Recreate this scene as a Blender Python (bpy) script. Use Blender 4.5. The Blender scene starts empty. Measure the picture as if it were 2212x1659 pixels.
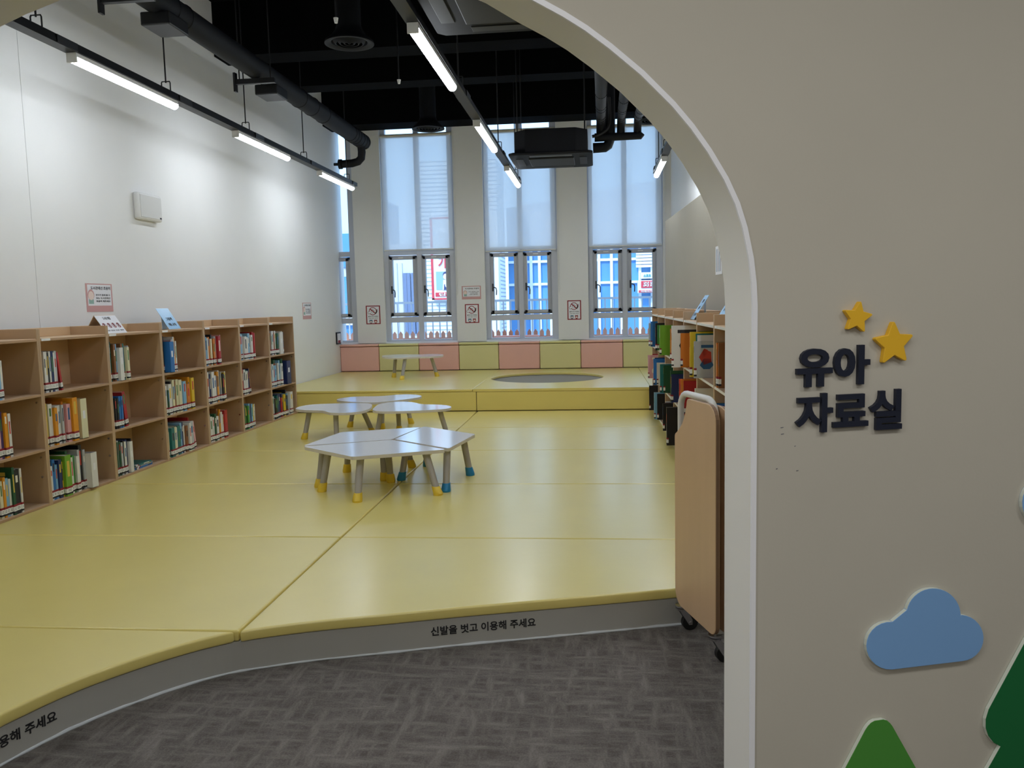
import bpy, bmesh, math, random
from mathutils import Vector, Matrix
random.seed(7)
S = bpy.context.scene
COL = S.collection
PI = math.pi
FL = 0.174            # the mats' top lies this far above the carpet; shapes below are given from the mats' top

# ------------------------------------------------------------------ camera
F_PX, IW, IH, CAM_H = 1759.35, 2212.0, 1659.0, 1.3
YAW, PITCH, ROLL = math.radians(-5.9953), math.radians(-5.635), math.radians(-1.3382)
_f = Vector((math.sin(YAW)*math.cos(PITCH), math.cos(YAW)*math.cos(PITCH), math.sin(PITCH)))
_r0 = Vector((math.cos(YAW), -math.sin(YAW), 0)); _u0 = _r0.cross(_f)
_r = math.cos(ROLL)*_r0 + math.sin(ROLL)*_u0; _u = -math.sin(ROLL)*_r0 + math.cos(ROLL)*_u0
CAMP = Vector((0, 0, CAM_H))
cd = bpy.data.cameras.new('camera'); cam = bpy.data.objects.new('camera', cd); COL.objects.link(cam)
cd.sensor_fit = 'HORIZONTAL'; cd.sensor_width = 36.0; cd.lens = F_PX/IW*36.0; cd.clip_start = .05; cd.clip_end = 200
cam.matrix_world = Matrix(((_r.x, _u.x, -_f.x, 0), (_r.y, _u.y, -_f.y, 0), (_r.z, _u.z, -_f.z, CAM_H+FL), (0, 0, 0, 1)))
S.camera = cam

def at(px, py, x=None, y=None, z=None, plane=None):
    """the point of a measured plane that the photograph shows at a pixel (survey helper)"""
    d = _f*F_PX + _r*(px-IW/2) - _u*(py-IH/2)
    if z is not None: t = (z-CAM_H)/d.z
    elif y is not None: t = y/d.y
    elif x is not None: t = x/d.x
    else: t = (plane[0]-CAMP).dot(plane[1])/d.dot(plane[1])
    return CAMP + d*t

# ------------------------------------------------------------------ sky, sun, hall fill lamps, exposure
W = bpy.data.worlds.new('sky'); S.world = W; W.use_nodes = True
bg = W.node_tree.nodes['Background']; bg.inputs[0].default_value = (.58, .88, 1.28, 1); bg.inputs[1].default_value = 2.05
sd = bpy.data.lights.new('sun', 'SUN'); sd.energy = 2.6; sd.angle = .02; sd.color = (1, .96, .9)
sun = bpy.data.objects.new('sun', sd); COL.objects.link(sun); sun.rotation_euler = (math.radians(52), 0, math.radians(-20)); sun.location = (0, -3, 20)
HALL_W = 20.5
for hx, hy, hw in ((-1.7, -.2, 1.15), (.5, .55, .68), (2.2, 1.0, .62), (.6, -2.0, 1.5), (-3.2, -1.6, 1.7)):  # unseen hall lamps, placed and weighted as fill for arch wall and jamb
    ld = bpy.data.lights.new('hall_fill_lamp', 'AREA'); ld.shape = 'RECTANGLE'; ld.size = 1.2; ld.size_y = .3; ld.energy = HALL_W*hw; ld.color = (1, .985, .955)
    lo = bpy.data.objects.new('hall_fill_lamp', ld); COL.objects.link(lo); lo.location = (hx, hy, 2.66)
LED = 38.0
S.view_settings.view_transform = 'Standard'; S.view_settings.look = 'None'; S.view_settings.gamma = 1; S.view_settings.use_curve_mapping = False
S.view_settings.exposure = 0.0
try:
    S.cycles.use_denoising = True; S.cycles.max_bounces = 10; S.cycles.diffuse_bounces = 6; S.cycles.transparent_max_bounces = 12
    S.cycles.sample_clamp_indirect = 6; S.cycles.caustics_reflective = False; S.cycles.caustics_refractive = False
except Exception: pass

# ------------------------------------------------------------------ materials
def lin(h):
    h = h.lstrip('#'); o = []
    for i in (0, 2, 4):
        c = int(h[i:i+2], 16)/255; o.append(c/12.92 if c <= .04045 else ((c+.055)/1.055)**2.4)
    return (*o, 1)
def mat(name, col, rough=.6, metal=0, spec=.5, noise=0, scale=8, stretch=(1, 1, 1), bump=0, bscale=60, coat=0):
    m = bpy.data.materials.new(name); m.use_nodes = True; nt = m.node_tree; b = nt.nodes['Principled BSDF']
    c = lin(col) if isinstance(col, str) else col
    b.inputs['Base Color'].default_value = c; b.inputs['Roughness'].default_value = rough; b.inputs['Metallic'].default_value = metal
    b.inputs['Specular IOR Level'].default_value = spec
    if coat: b.inputs['Coat Weight'].default_value = coat; b.inputs['Coat Roughness'].default_value = .22
    if noise or bump:
        tc = nt.nodes.new('ShaderNodeTexCoord'); mp = nt.nodes.new('ShaderNodeMapping'); mp.inputs['Scale'].default_value = stretch
        nt.links.new(tc.outputs['Object'], mp.inputs[0])
    if noise:
        n = nt.nodes.new('ShaderNodeTexNoise'); n.inputs['Scale'].default_value = scale; n.inputs['Detail'].default_value = 6
        nt.links.new(mp.outputs[0], n.inputs['Vector'])
        r = nt.nodes.new('ShaderNodeValToRGB'); r.color_ramp.elements[0].position = .3; r.color_ramp.elements[1].position = .7
        r.color_ramp.elements[0].color = tuple(max(0, v*(1-noise)) for v in c[:3])+(1,); r.color_ramp.elements[1].color = tuple(min(1, v*(1+noise)) for v in c[:3])+(1,)
        nt.links.new(n.outputs['Fac'], r.inputs[0]); nt.links.new(r.outputs[0], b.inputs['Base Color'])
    if bump:
        n2 = nt.nodes.new('ShaderNodeTexNoise'); n2.inputs['Scale'].default_value = bscale; n2.inputs['Detail'].default_value = 3
        nt.links.new(mp.outputs[0], n2.inputs['Vector'])
        bp = nt.nodes.new('ShaderNodeBump'); bp.inputs['Strength'].default_value = bump; bp.inputs['Distance'].default_value = .004
        nt.links.new(n2.outputs['Fac'], bp.inputs['Height']); nt.links.new(bp.outputs[0], b.inputs['Normal'])
    return m
def emit(name, col, s):
    m = bpy.data.materials.new(name); m.use_nodes = True; b = m.node_tree.nodes['Principled BSDF']
    b.inputs['Base Color'].default_value = (.8, .8, .8, 1); b.inputs['Emission Color'].default_value = col; b.inputs['Emission Strength'].default_value = s
    return m
M = {}
def C(name, col, **k):
    if name not in M: M[name] = mat(name, col, **k)
    return M[name]
C('wall_white', '#e4e4e3', rough=.85, noise=.015, scale=2, bump=.03, bscale=120)
C('wall_beige', '#c4c0b4', rough=.8, noise=.03, scale=1.6, bump=.05, bscale=140)
C('wall_partition', '#a8a294', rough=.75, noise=.02, scale=2, bump=.03)
C('ceiling_black', '#070809', rough=.95, spec=.08, noise=.3, scale=3, bump=.2, bscale=40)
C('duct_black', '#0e1014', rough=.65, spec=.25, bump=.1, bscale=30, noise=.15, scale=5)
C('metal_black', '#101114', rough=.45)
C('frame_grey', '#c3c7d2', rough=.45)
C('frame_dark', '#adb0ba', rough=.5)
C('handle_black', '#2a2b30', rough=.4)
C('mat_yellow', '#e0cf7a', rough=.3, spec=.7, coat=.25, noise=.02, scale=3, bump=.12, bscale=14)
C('mat_cream', '#dbd49a', rough=.35, noise=.02, scale=3, bump=.1, bscale=14)
C('mat_pink', '#e6b3a7', rough=.35, noise=.02, scale=3, bump=.1, bscale=14)
C('hole_grey', '#8a8272', rough=.8)
C('riser_grey', '#a9a8a2', rough=.6, noise=.04, scale=3)
C('caulk_white', '#c9ced2', rough=.7)
C('table_white', '#dde0e6', rough=.13, spec=.9)
C('table_edge', '#d3cdc4', rough=.45)
C('leg_grey', '#a39d95', rough=.45)
C('cap_yellow', '#e3c23a', rough=.35)
C('cap_blue', '#1f7fb4', rough=.35)
C('birch', '#b99c7c', rough=.5, noise=.07, scale=3, stretch=(1.2, 1.2, .25))
C('birch_light', '#d0b08a', rough=.5, noise=.05, scale=3, stretch=(.4, .4, 2))
C('birch_edge', '#ae8d6c', rough=.55, noise=.1, scale=30, stretch=(1, .2, 4))
C('panel_wood', '#cdab86', rough=.4, noise=.05, scale=4, stretch=(2, 2, .3))
C('panel_edge', '#86674d', rough=.55)
C('tube_white', '#d6d4cf', rough=.3)
C('chrome', '#dcdce0', rough=.25, metal=1)
C('rubber_black', '#141414', rough=.6)
C('paper', '#e6e6ea', rough=.6)
C('white_plastic', '#e0e0de', rough=.4)
C('ink_black', '#16161a', rough=.6)
C('ink_red', '#8e2026', rough=.6)
C('ink_pink', '#c99a98', rough=.6)
C('ink_teal', '#8fb0a6', rough=.6)
C('ink_blue', '#2f6a86', rough=.6)
C('ink_skin', '#e8d5cb', rough=.6)
C('ink_grey', '#70707a', rough=.6)
C('navy', '#1b2133', rough=.5)
C('star_yellow', '#f0bd2c', rough=.5)
C('cloud_blue', '#83b3ea', rough=.5)
C('tree_green', '#4f9a3e', rough=.5)
C('pine_green', '#13703c', rough=.5)
C('edge_pale', '#d8dfd6', rough=.5)
C('ac_black', '#0d0e11', rough=.65, spec=.2)
C('ac_dark', '#060708', rough=.6)
C('ac_grey', '#4a4d52', rough=.5)
C('sign_blue', '#9cc9ee', rough=.25)
C('page', '#e9e4d6', rough=.8)
C('label_white', '#e8e8e6', rough=.6)
C('label_red', '#8c1f2b', rough=.6)
C('label_black', '#202024', rough=.6)
C('picket_brown', '#c98a70', rough=.7, noise=.12, scale=6)
C('planter_pink', '#d98f7c', rough=.7)
C('rail_metal', '#b9c2cc', rough=.4)
C('ext_white', '#e6e8ea', rough=.8)
C('ext_red', '#d03a4e', rough=.6)
C('ext_teal', '#2ba7ad', rough=.6)
C('ext_skyblue', '#8fb6e6', rough=.6)
C('ext_navy', '#2b3f74', rough=.6)
C('ext_mullion', '#e9f0f4', rough=.6)
C('ext_glass', '#5c9bd4', rough=.25, noise=.25, scale=.35)
C('ext_glass_dark', '#6d81a6', rough=.3)
C('ext_ground', '#8b8f95', rough=.9)
C('ext_panel', '#d5dde8', rough=.8)
C('flower_red', '#c23a52', rough=.8)
C('flower_green', '#4b7a48', rough=.8)
M['led'] = emit('led', (.92, .985, 1.06, 1), LED)

def carpet():
    m = bpy.data.materials.new('carpet'); m.use_nodes = True; nt = m.node_tree; b = nt.nodes['Principled BSDF']; b.inputs['Roughness'].default_value = .95; b.inputs['Specular IOR Level'].default_value = .1
    tc = nt.nodes.new('ShaderNodeTexCoord')
    def streak(sx, sy, sc, rot):
        mp = nt.nodes.new('ShaderNodeMapping'); mp.inputs['Scale'].default_value = (sx, sy, 1); mp.inputs['Rotation'].default_value = (0, 0, rot)
        n = nt.nodes.new('ShaderNodeTexNoise'); n.inputs['Scale'].default_value = sc; n.inputs['Detail'].default_value = 5; n.inputs['Roughness'].default_value = .65
        nt.links.new(tc.outputs['Object'], mp.inputs[0]); nt.links.new(mp.outputs[0], n.inputs['Vector']); return n.outputs['Fac']
    a = streak(1, 5, 5, .3); c = streak(5, 1, 5, .3); d = streak(1, 1, 160, 0)
    mx = nt.nodes.new('ShaderNodeMath'); mx.operation = 'MAXIMUM'; nt.links.new(a, mx.inputs[0]); nt.links.new(c, mx.inputs[1])
    ad = nt.nodes.new('ShaderNodeMath'); ad.operation = 'MULTIPLY_ADD'; ad.inputs[1].default_value = .45; nt.links.new(d, ad.inputs[0]); nt.links.new(mx.outputs[0], ad.inputs[2])
    r = nt.nodes.new('ShaderNodeValToRGB'); e = r.color_ramp.elements; e[0].position = .62; e[0].color = lin('#57524e'); e[1].position = .95; e[1].color = lin('#827c77')
    nt.links.new(ad.outputs[0], r.inputs[0]); nt.links.new(r.outputs[0], b.inputs['Base Color'])
    bp = nt.nodes.new('ShaderNodeBump'); bp.inputs['Strength'].default_value = .5; bp.inputs['Distance'].default_value = .006
    nt.links.new(d, bp.inputs['Height']); nt.links.new(bp.outputs[0], b.inputs['Normal']); return m
M['carpet'] = carpet()
def glass():
    m = bpy.data.materials.new('glass'); m.use_nodes = True; nt = m.node_tree; nt.nodes.clear()
    o = nt.nodes.new('ShaderNodeOutputMaterial'); mx = nt.nodes.new('ShaderNodeMixShader'); t = nt.nodes.new('ShaderNodeBsdfTransparent'); g = nt.nodes.new('ShaderNodeBsdfGlossy')
    t.inputs[0].default_value = (.94, .97, .98, 1); g.inputs['Roughness'].default_value = .02; mx.inputs[0].default_value = .05
    nt.links.new(t.outputs[0], mx.inputs[1]); nt.links.new(g.outputs[0], mx.inputs[2]); nt.links.new(mx.outputs[0], o.inputs[0]); return m
M['glass'] = glass()
def blind_fabric():
    m = bpy.data.materials.new('blind_fabric'); m.use_nodes = True; nt = m.node_tree; nt.nodes.clear()
    o = nt.nodes.new('ShaderNodeOutputMaterial'); mx = nt.nodes.new('ShaderNodeMixShader'); m2 = nt.nodes.new('ShaderNodeMixShader')
    t = nt.nodes.new('ShaderNodeBsdfTransparent'); tl = nt.nodes.new('ShaderNodeBsdfTranslucent'); d = nt.nodes.new('ShaderNodeBsdfDiffuse')
    t.inputs[0].default_value = (1, 1, 1, 1); tl.inputs[0].default_value = (.93, .93, .93, 1); d.inputs[0].default_value = (.82, .83, .84, 1)
    m2.inputs[0].default_value = .45; nt.links.new(tl.outputs[0], m2.inputs[1]); nt.links.new(d.outputs[0], m2.inputs[2])
    mx.inputs[0].default_value = .62; nt.links.new(t.outputs[0], mx.inputs[1]); nt.links.new(m2.outputs[0], mx.inputs[2]); nt.links.new(mx.outputs[0], o.inputs[0]); return m
M['blind_fabric'] = blind_fabric()
def louver():
    m = mat('ext_louver', '#e4e8ea', rough=.7); nt = m.node_tree; b = nt.nodes['Principled BSDF']
    tc = nt.nodes.new('ShaderNodeTexCoord'); w = nt.nodes.new('ShaderNodeTexWave'); w.bands_direction = 'Z'; w.inputs['Scale'].default_value = 2.1
    r = nt.nodes.new('ShaderNodeValToRGB'); r.color_ramp.elements[0].position = .15; r.color_ramp.elements[0].color = lin('#a9b6c4'); r.color_ramp.elements[1].position = .4; r.color_ramp.elements[1].color = lin('#eef2f4')
    nt.links.new(tc.outputs['Object'], w.inputs['Vector']); nt.links.new(w.outputs['Fac'], r.inputs[0]); nt.links.new(r.outputs[0], b.inputs['Base Color']); return m
M['ext_louver'] = louver()

# ------------------------------------------------------------------ mesh helpers
class MB:
    def __init__(s): s.v = []; s.f = []; s.m = []; s.i = 0
    def add(s, vs, fs, mi=None):
        k = len(s.v); s.v += [tuple(v) for v in vs]; s.f += [[a+k for a in f] for f in fs]; s.m += [s.i if mi is None else mi]*len(fs)
    def box(s, x0, x1, y0, y1, z0, z1, T=None, mi=None):
        vs = [Vector((x, y, z)) for z in (z0, z1) for y in (y0, y1) for x in (x0, x1)]
        if T: vs = [T @ v for v in vs]
        s.add(vs, [(0, 2, 3, 1), (4, 5, 7, 6), (0, 1, 5, 4), (2, 6, 7, 3), (0, 4, 6, 2), (1, 3, 7, 5)], mi); return s
    def prism(s, poly, o, u, v, n, d0, d1, mi=None, side=None):
        """polygon in the (u,v) plane at o, pushed along n from d0 to d1"""
        o, u, v, n = Vector(o), Vector(u), Vector(v), Vector(n); k = len(poly)
        P = [o+u*a+v*b for a, b in poly]; vs = [p+n*d0 for p in P]+[p+n*d1 for p in P]
        s.add(vs, [list(range(k))[::-1], [k+i for i in range(k)]], mi)
        K = len(s.v)-2*k; fs = [[K+i, K+(i+1) % k, K+k+(i+1) % k, K+k+i] for i in range(k)]
        s.f += fs; s.m += [(s.i if mi is None else mi) if side is None else side]*k; return s
    def flat(s, poly, z0, z1, mi=None, side=None): return s.prism(poly, (0, 0, 0), (1, 0, 0), (0, 1, 0), (0, 0, 1), z0, z1, mi, side)
    def frus(s, p0, p1, r0, r1, n=16, mi=None, caps=True):
        p0, p1 = Vector(p0), Vector(p1); d = (p1-p0).normalized(); a = d.orthogonal().normalized(); b = d.cross(a)
        vs = [p+(a*math.cos(2*PI*i/n)+b*math.sin(2*PI*i/n))*r for p, r in ((p0, r0), (p1, r1)) for i in range(n)]
        fs = [[i, (i+1) % n, n+(i+1) % n, n+i] for i in range(n)]
        if caps: fs += [list(range(n))[::-1], list(range(n, 2*n))]
        s.add(vs, fs, mi); return s
    def tube(s, pts, r, n=12, mi=None):
        pts = [Vector(p) for p in pts]; R = r if isinstance(r, (list, tuple)) else [r]*len(pts); rings = []; a = None
        for i, p in enumerate(pts):
            d = ((pts[min(i+1, len(pts)-1)]-p).normalized()+(p-pts[max(i-1, 0)]).normalized()).normalized()
            if a is None: a = d.orthogonal().normalized()
            a = (a-d*a.dot(d)).normalized(); b = d.cross(a)
            rings.append([p+(a*math.cos(2*PI*j/n)+b*math.sin(2*PI*j/n))*R[i] for j in range(n)])
        vs = [v for g in rings for v in g]; k = len(rings)
        fs = [[i*n+j, i*n+(j+1) % n, (i+1)*n+(j+1) % n, (i+1)*n+j] for i in range(k-1) for j in range(n)]
        fs += [list(range(n))[::-1], [(k-1)*n+j for j in range(n)]]
        s.add(vs, fs, mi); return s
    def lathe(s, prof, c, n=32, mi=None):
        c = Vector(c); k = len(prof)
        vs = [c+Vector((r*math.cos(2*PI*j/n), r*math.sin(2*PI*j/n), z)) for r, z in prof for j in range(n)]
        s.add(vs, [[i*n+j, i*n+(j+1) % n, (i+1)*n+(j+1) % n, (i+1)*n+j] for i in range(k-1) for j in range(n)], mi); return s
    def build(s, name, mats, parent=None, smooth=False, bevel=0, seg=2, world=True):
        me = bpy.data.meshes.new(name)
        vs = s.v
        if parent is not None and world:
            r = parent
            while r.parent: r = r.parent
            inv = r.matrix_basis.inverted(); vs = [tuple(inv @ Vector(v)) for v in vs]
        me.from_pydata(vs, [], s.f); 
        for mm in (mats if isinstance(mats, (list, tuple)) else [mats]): me.materials.append(M[mm] if isinstance(mm, str) else mm)
        for p, mi in zip(me.polygons, s.m): p.material_index = mi
        bm = bmesh.new(); bm.from_mesh(me); bmesh.ops.recalc_face_normals(bm, faces=bm.faces)
        if bevel:
            es = [e for e in bm.edges if len(e.link_faces) == 2 and e.calc_face_angle(0) > .6]
            bmesh.ops.bevel(bm, geom=es, offset=bevel, segments=seg, profile=.5, affect='EDGES', clamp_overlap=True)
        if smooth:
            big = .3*max(f.calc_area() for f in bm.faces) if bevel else 1e9
            for f in bm.faces: f.smooth = f.calc_area() < big
            for e in bm.edges: e.smooth = len(e.link_faces) == 2 and e.calc_face_angle(0) < .7
        bm.to_mesh(me); bm.free(); me.update()
        o = bpy.data.objects.new(name, me); COL.objects.link(o)
        if parent is not None: o.parent = parent
        return o
def tag(o, label, cat, group=None):
    o['label'] = label; o['category'] = cat
    if group: o['group'] = group
    return o
def thing(name, label, cat, loc=(0, 0, 0), rotz=0, group=None):
    o = bpy.data.objects.new(name, None); COL.objects.link(o); o.location = loc; o.rotation_euler = (0, 0, rotz); o.empty_display_size = .1
    return tag(o, label, cat, group)
def struct(o): o['kind'] = 'structure'; return o
def box(name, mats, b, parent=None, bevel=0, seg=2): return MB().box(*b).build(name, mats, parent, bevel=bevel, seg=seg, smooth=bevel > 0)

_TC = {}
def glyphs(txt, bold=.0):
    """outline of a piece of writing as a flat mesh in the unit box, with its width/height ratio"""
    k = (txt, bold)
    if k in _TC: return _TC[k]
    c = bpy.data.curves.new('writing', 'FONT'); c.body = txt; c.size = 1; c.offset = bold; c.resolution_u = 4; c.fill_mode = 'FRONT'; c.extrude = .5
    o = bpy.data.objects.new('writing', c); COL.objects.link(o); dg = bpy.context.evaluated_depsgraph_get(); dg.update()
    me = bpy.data.meshes.new_from_object(o.evaluated_get(dg)); bpy.data.objects.remove(o); bpy.data.curves.remove(c)
    vs = [v.co.copy() for v in me.vertices]; fs = [list(p.vertices) for p in me.polygons]; bpy.data.meshes.remove(me)
    if not vs: _TC[k] = ([], [], 1); return _TC[k]
    x0, x1 = min(v.x for v in vs), max(v.x for v in vs); y0, y1 = min(v.y for v in vs), max(v.y for v in vs)
    vs = [((v.x-x0)/(x1-x0), (v.y-y0)/(y1-y0), v.z+.5) for v in vs]; _TC[k] = (vs, fs, (x1-x0)/(y1-y0)); return _TC[k]
def write(mb, txt, o, u, v, n, depth, bold=.0, mi=None, fn=None):
    """letters filling the box o + u,v ; depth along n"""
    vs, fs, _ = glyphs(txt, bold); o, u, v, n = Vector(o), Vector(u), Vector(v), Vector(n)
    mb.add([(fn(a, b, c) if fn else o+u*a+v*b+n*(c*depth)) for a, b, c in vs], fs, mi)
def spline(P, n=6, closed=False):
    out = []; k = len(P); rng = range(k if closed else k-1)
    for i in rng:
        p0, p1, p2, p3 = (P[(i+j) % k] if closed else P[min(max(i+j, 0), k-1)] for j in (-1, 0, 1, 2))
        for t in (q/n for q in range(n)):
            out.append(tuple(.5*(2*b+(c-a)*t+(2*a-5*b+4*c-d)*t*t+(-a+3*b-3*c+d)*t**3) for a, b, c, d in zip(p0, p1, p2, p3)))
    if not closed: out.append(tuple(P[-1]))
    return out
def ordw(i): return ['first', 'second', 'third', 'fourth', 'fifth', 'sixth', 'seventh', 'eighth', 'ninth', 'tenth', 'eleventh', 'twelfth', 'thirteenth', 'fourteenth', 'fifteenth'][i]

# ------------------------------------------------------------------ shell
XL, YB = -4.10, 12.82           # white side wall, window wall
CZ = 4.62                       # black ceiling
struct(box('floor', 'carpet', (-6, 6, -4.2, 12.8, -.30, -FL)))
struct(box('ceiling', 'ceiling_black', (-6.2, 6, -.2, 13.2, CZ, CZ+.12)))
wl = MB()
wl.box(XL-.15, XL, .2, 5.655, -.3, CZ); wl.box(XL-.15, XL, 5.663, 13.1, -.3, CZ); wl.box(XL-.15, XL-.004, 5.655, 5.663, -.3, CZ)
struct(wl.build('wall_left', 'wall_white'))
# white upper wall on the other side, slightly turned
RW = [(1.13, 13.1), (2.15, 1.9), (2.35, 1.9), (1.33, 13.1)]
struct(MB().flat(RW, -.3, CZ).build('wall_right', 'wall_white'))
# window wall: piers, ledge and lintel
WX = [(-3.36, -2.20), (-1.735, -.59), (-.115, 1.035)]
WZ0, WZ1 = .735, 4.12
wb = MB()
for a, b in ((-3.825, -3.36), (-2.20, -1.735), (-.59, -.115), (1.035, 1.5)): wb.box(a, b, YB, YB+.3, -.3, CZ)
wb.box(-4.3, 1.5, YB, YB+.3, -.3, .715); wb.box(-4.3, 1.5, YB, YB+.3, WZ1, CZ)
struct(wb.build('wall_back', 'wall_white'))
# arch wall: its own plane (turned 17.6 degrees), opening traced from the photograph
TH = math.radians(17.6); DV = Vector((math.cos(TH), math.sin(TH), 0)); NV = Vector((-math.sin(TH), math.cos(TH), 0)); UP = Vector((0, 0, 1))
P0 = Vector((.3735, 1.9650, 0)); AT = .14; SC = -1.01
def wp(s, z, n=0): return P0+DV*s+UP*z+NV*n
def ws(px, py, off=0):
    q = at(px, py, plane=(P0+NV*off, NV)); return ((q-P0).dot(DV), q.z)
half = [(1.0, -FL-.02), (1.0, .3), (1.0, .7), (1.0, 1.0), (1.0, 1.2), (1.0, 1.283), (.997, 1.335), (.990, 1.390), (.974, 1.46), (.955, 1.515), (.927, 1.570), (.886, 1.632), (.845, 1.684), (.800, 1.732), (.728, 1.796), (.655, 1.850), (.60, 1.886), (.55, 1.913), (.485, 1.943), (.41, 1.982), (.3, 2.022), (.2, 2.045), (.1, 2.056), (0, 2.06)]
arch = [(SC+u, z) for u, z in half]+[(SC-u, z) for u, z in half[::-1][1:]]
aw = MB(); oL, oR = -6.4, 5.6
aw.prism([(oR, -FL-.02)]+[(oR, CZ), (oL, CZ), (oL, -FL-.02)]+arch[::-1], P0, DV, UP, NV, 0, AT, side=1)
wf = struct(aw.build('wall_front', ['wall_beige', C('reveal_lit', '#eeede8', rough=.7)], smooth=True))  # reveal faces: wall paint lightened to stand in for light from the room
tr = MB(); k = len(arch)
cen = lambda s: SC
def offs(i, d):
    a, b = Vector(arch[max(i-1, 0)]), Vector(arch[min(i+1, k-1)]); t = (b-a).normalized(); nn = Vector((t.y, -t.x))
    return (arch[i][0]+nn.x*d, arch[i][1]+nn.y*d)
ring = []
for i in range(k):
    p = Vector(arch[i]); q = Vector(offs(i, .011)); 
    if (q-Vector((SC, 1.0))).length < (p-Vector((SC, 1.0))).length: q = Vector(offs(i, -.011))
    r_ = p+(p-q)*.12
    ring.append([wp(*r_, -.004), wp(*q, -.004), wp(*q, .002), wp(*r_, .002)])
vs = [v for g in ring for v in g]
tr.add(vs, [[4*i+j, 4*i+(j+1) % 4, 4*i+4+(j+1) % 4, 4*i+4+j] for i in range(k-1) for j in range(4)])
struct(tr.build('trim_1', C('trim_white', '#f7f9ff', rough=.35)))
# scuff marks low on the arch wall
sc = MB()
for px, py, l in ((1686, 925, 7), (1687, 939, 7), (1716, 965, 3), (1720, 1018, 5), (1676, 1014, 4)):
    s0, z0 = ws(px, py); sc.prism([(s0, z0), (s0+l*.0011, z0+.001), (s0+l*.0011, z0+.0025), (s0, z0+.002)], P0, DV, UP, -NV, 0, .0006)
# hall shell behind the camera
struct(box('wall_hall', 'wall_beige', (-5.75, -5.6, -4.2, .1, -.3, 2.7)))
struct(MB().box(5.5, 5.65, -4.2, 3.9, -.3, 2.7).build('wall_side', 'wall_beige'))
struct(box('wall_rear', 'wall_beige', (-6, 6, -4.2, -4.05, -.3, 2.7)))
hc = MB().flat([(-6, -4.2), (5.7, -4.2), tuple(wp(5.6, 0, .02))[:2], tuple(wp(-6.4, 0, .02))[:2]], 2.7, 2.8)
struct(hc.build('ceiling_hall', 'wall_white'))

# ------------------------------------------------------------------ platform, riser, mats
KC = [(-1.99, 1.45), (-2.0, 1.75), (-1.998, 2.05), (-1.975, 2.32), (-1.937, 2.45), (-1.891, 2.57), (-1.823, 2.695), (-1.71, 2.85), (-1.585, 2.985), (-1.46, 3.072), (-1.21, 3.180), (-.898, 3.276), (-.577, 3.376), (-.116, 3.505), (.215, 3.600), (.39, 3.652), (.80, 3.78), (1.25, 3.92)]
KS = spline(KC, 5)
back = lambda x: P0.y+AT/math.cos(TH)+(x-P0.x)*math.tan(TH)+.01       # just behind the arch wall
def cum(P):
    L = [0]
    for a, b in zip(P, P[1:]): L.append(L[-1]+math.hypot(b[0]-a[0], b[1]-a[1]))
    return L
KL = cum(KS)
def on_k(l, out=0):
    for i in range(len(KL)-1):
        if KL[i+1] >= l or i == len(KL)-2: break
    t = (l-KL[i])/(KL[i+1]-KL[i]); a, b = Vector(KS[i]), Vector(KS[i+1]); p = a.lerp(b, t); d = (b-a).normalized(); n = Vector((d.y, -d.x))
    return p+n*out, d
riser = thing('platform_base', 'grey curved platform step with black lettering, between carpet and yellow mats', 'platform', (-1.2, 4, -FL))
body = [(XL+.005, back(XL)), (-1.99, back(-1.99))]+KS[1:]+[(1.25, 9.8), (XL+.005, 9.8)]
MB().flat(body, -FL, -.048).build('riser', 'riser_grey', riser)
bead = MB(); bead.tube([(*(on_k(l, .003+random.uniform(-.002, .002))[0]), -FL+.004) for l in [q*.05 for q in range(2, int(KL[-1]/.05)-1)]], [.006+random.uniform(-.002, .002) for q in range(2, int(KL[-1]/.05)-1)], 8)
bead.build('sealant_bead', 'caulk_white', riser)
def k_len(px, py, z):
    q = at(px, py, z=z); best = min(range(len(KS)), key=lambda i: (KS[i][0]-q.x)**2+(KS[i][1]-q.y)**2); return KL[best]
def k_x(xv):   # arc length where the curve passes x (moving towards the far side)
    for i in range(12, len(KS)-1):
        if KS[i][0] <= xv <= KS[i+1][0]: return KL[i]+(KL[i+1]-KL[i])*(xv-KS[i][0])/(KS[i+1][0]-KS[i][0])
def k_ray(px, py):   # arc length where the sight line at a pixel meets the riser
    best = None
    for i in range(len(KS)-1):
        a, b = Vector(KS[i]), Vector(KS[i+1]); d = (b-a); n = Vector((d.y, -d.x, 0)).normalized()
        q = at(px, py, plane=(Vector((*a, 0)), n)); t = (Vector((q.x, q.y))-a).dot(d)/d.dot(d)
        if -.02 <= t <= 1.02 and q.y > 0: best = (KL[i]+t*(KL[i+1]-KL[i]), q.z)
    return best
NOTE = '신발을 벗고 이용해 주세요'
for (l0, l1, z0, z1) in [(k_ray(931, 1374)[0], k_ray(1157, 1350)[0], k_ray(931, 1374)[1], k_ray(931, 1358)[1])]:
    wdt = l1-l0; zz0, zz1 = z0, z0+(z1-z0)*1.0
    hh = wdt/glyphs(NOTE, .020)[2]
    for nm, la in (('lettering', l0), ('lettering', k_ray(122, 1545)[0]-wdt)):
        mb = MB(); write(mb, NOTE, (0, 0, 0), (1, 0, 0), (0, 1, 0), (0, 0, 1), 1, .020, fn=lambda a, b, c, la=la: (*on_k(max(0, la+a*wdt), .0015*c+.0003)[0], -.118+b*hh)); mb.build(nm, 'ink_black', riser)

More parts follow.
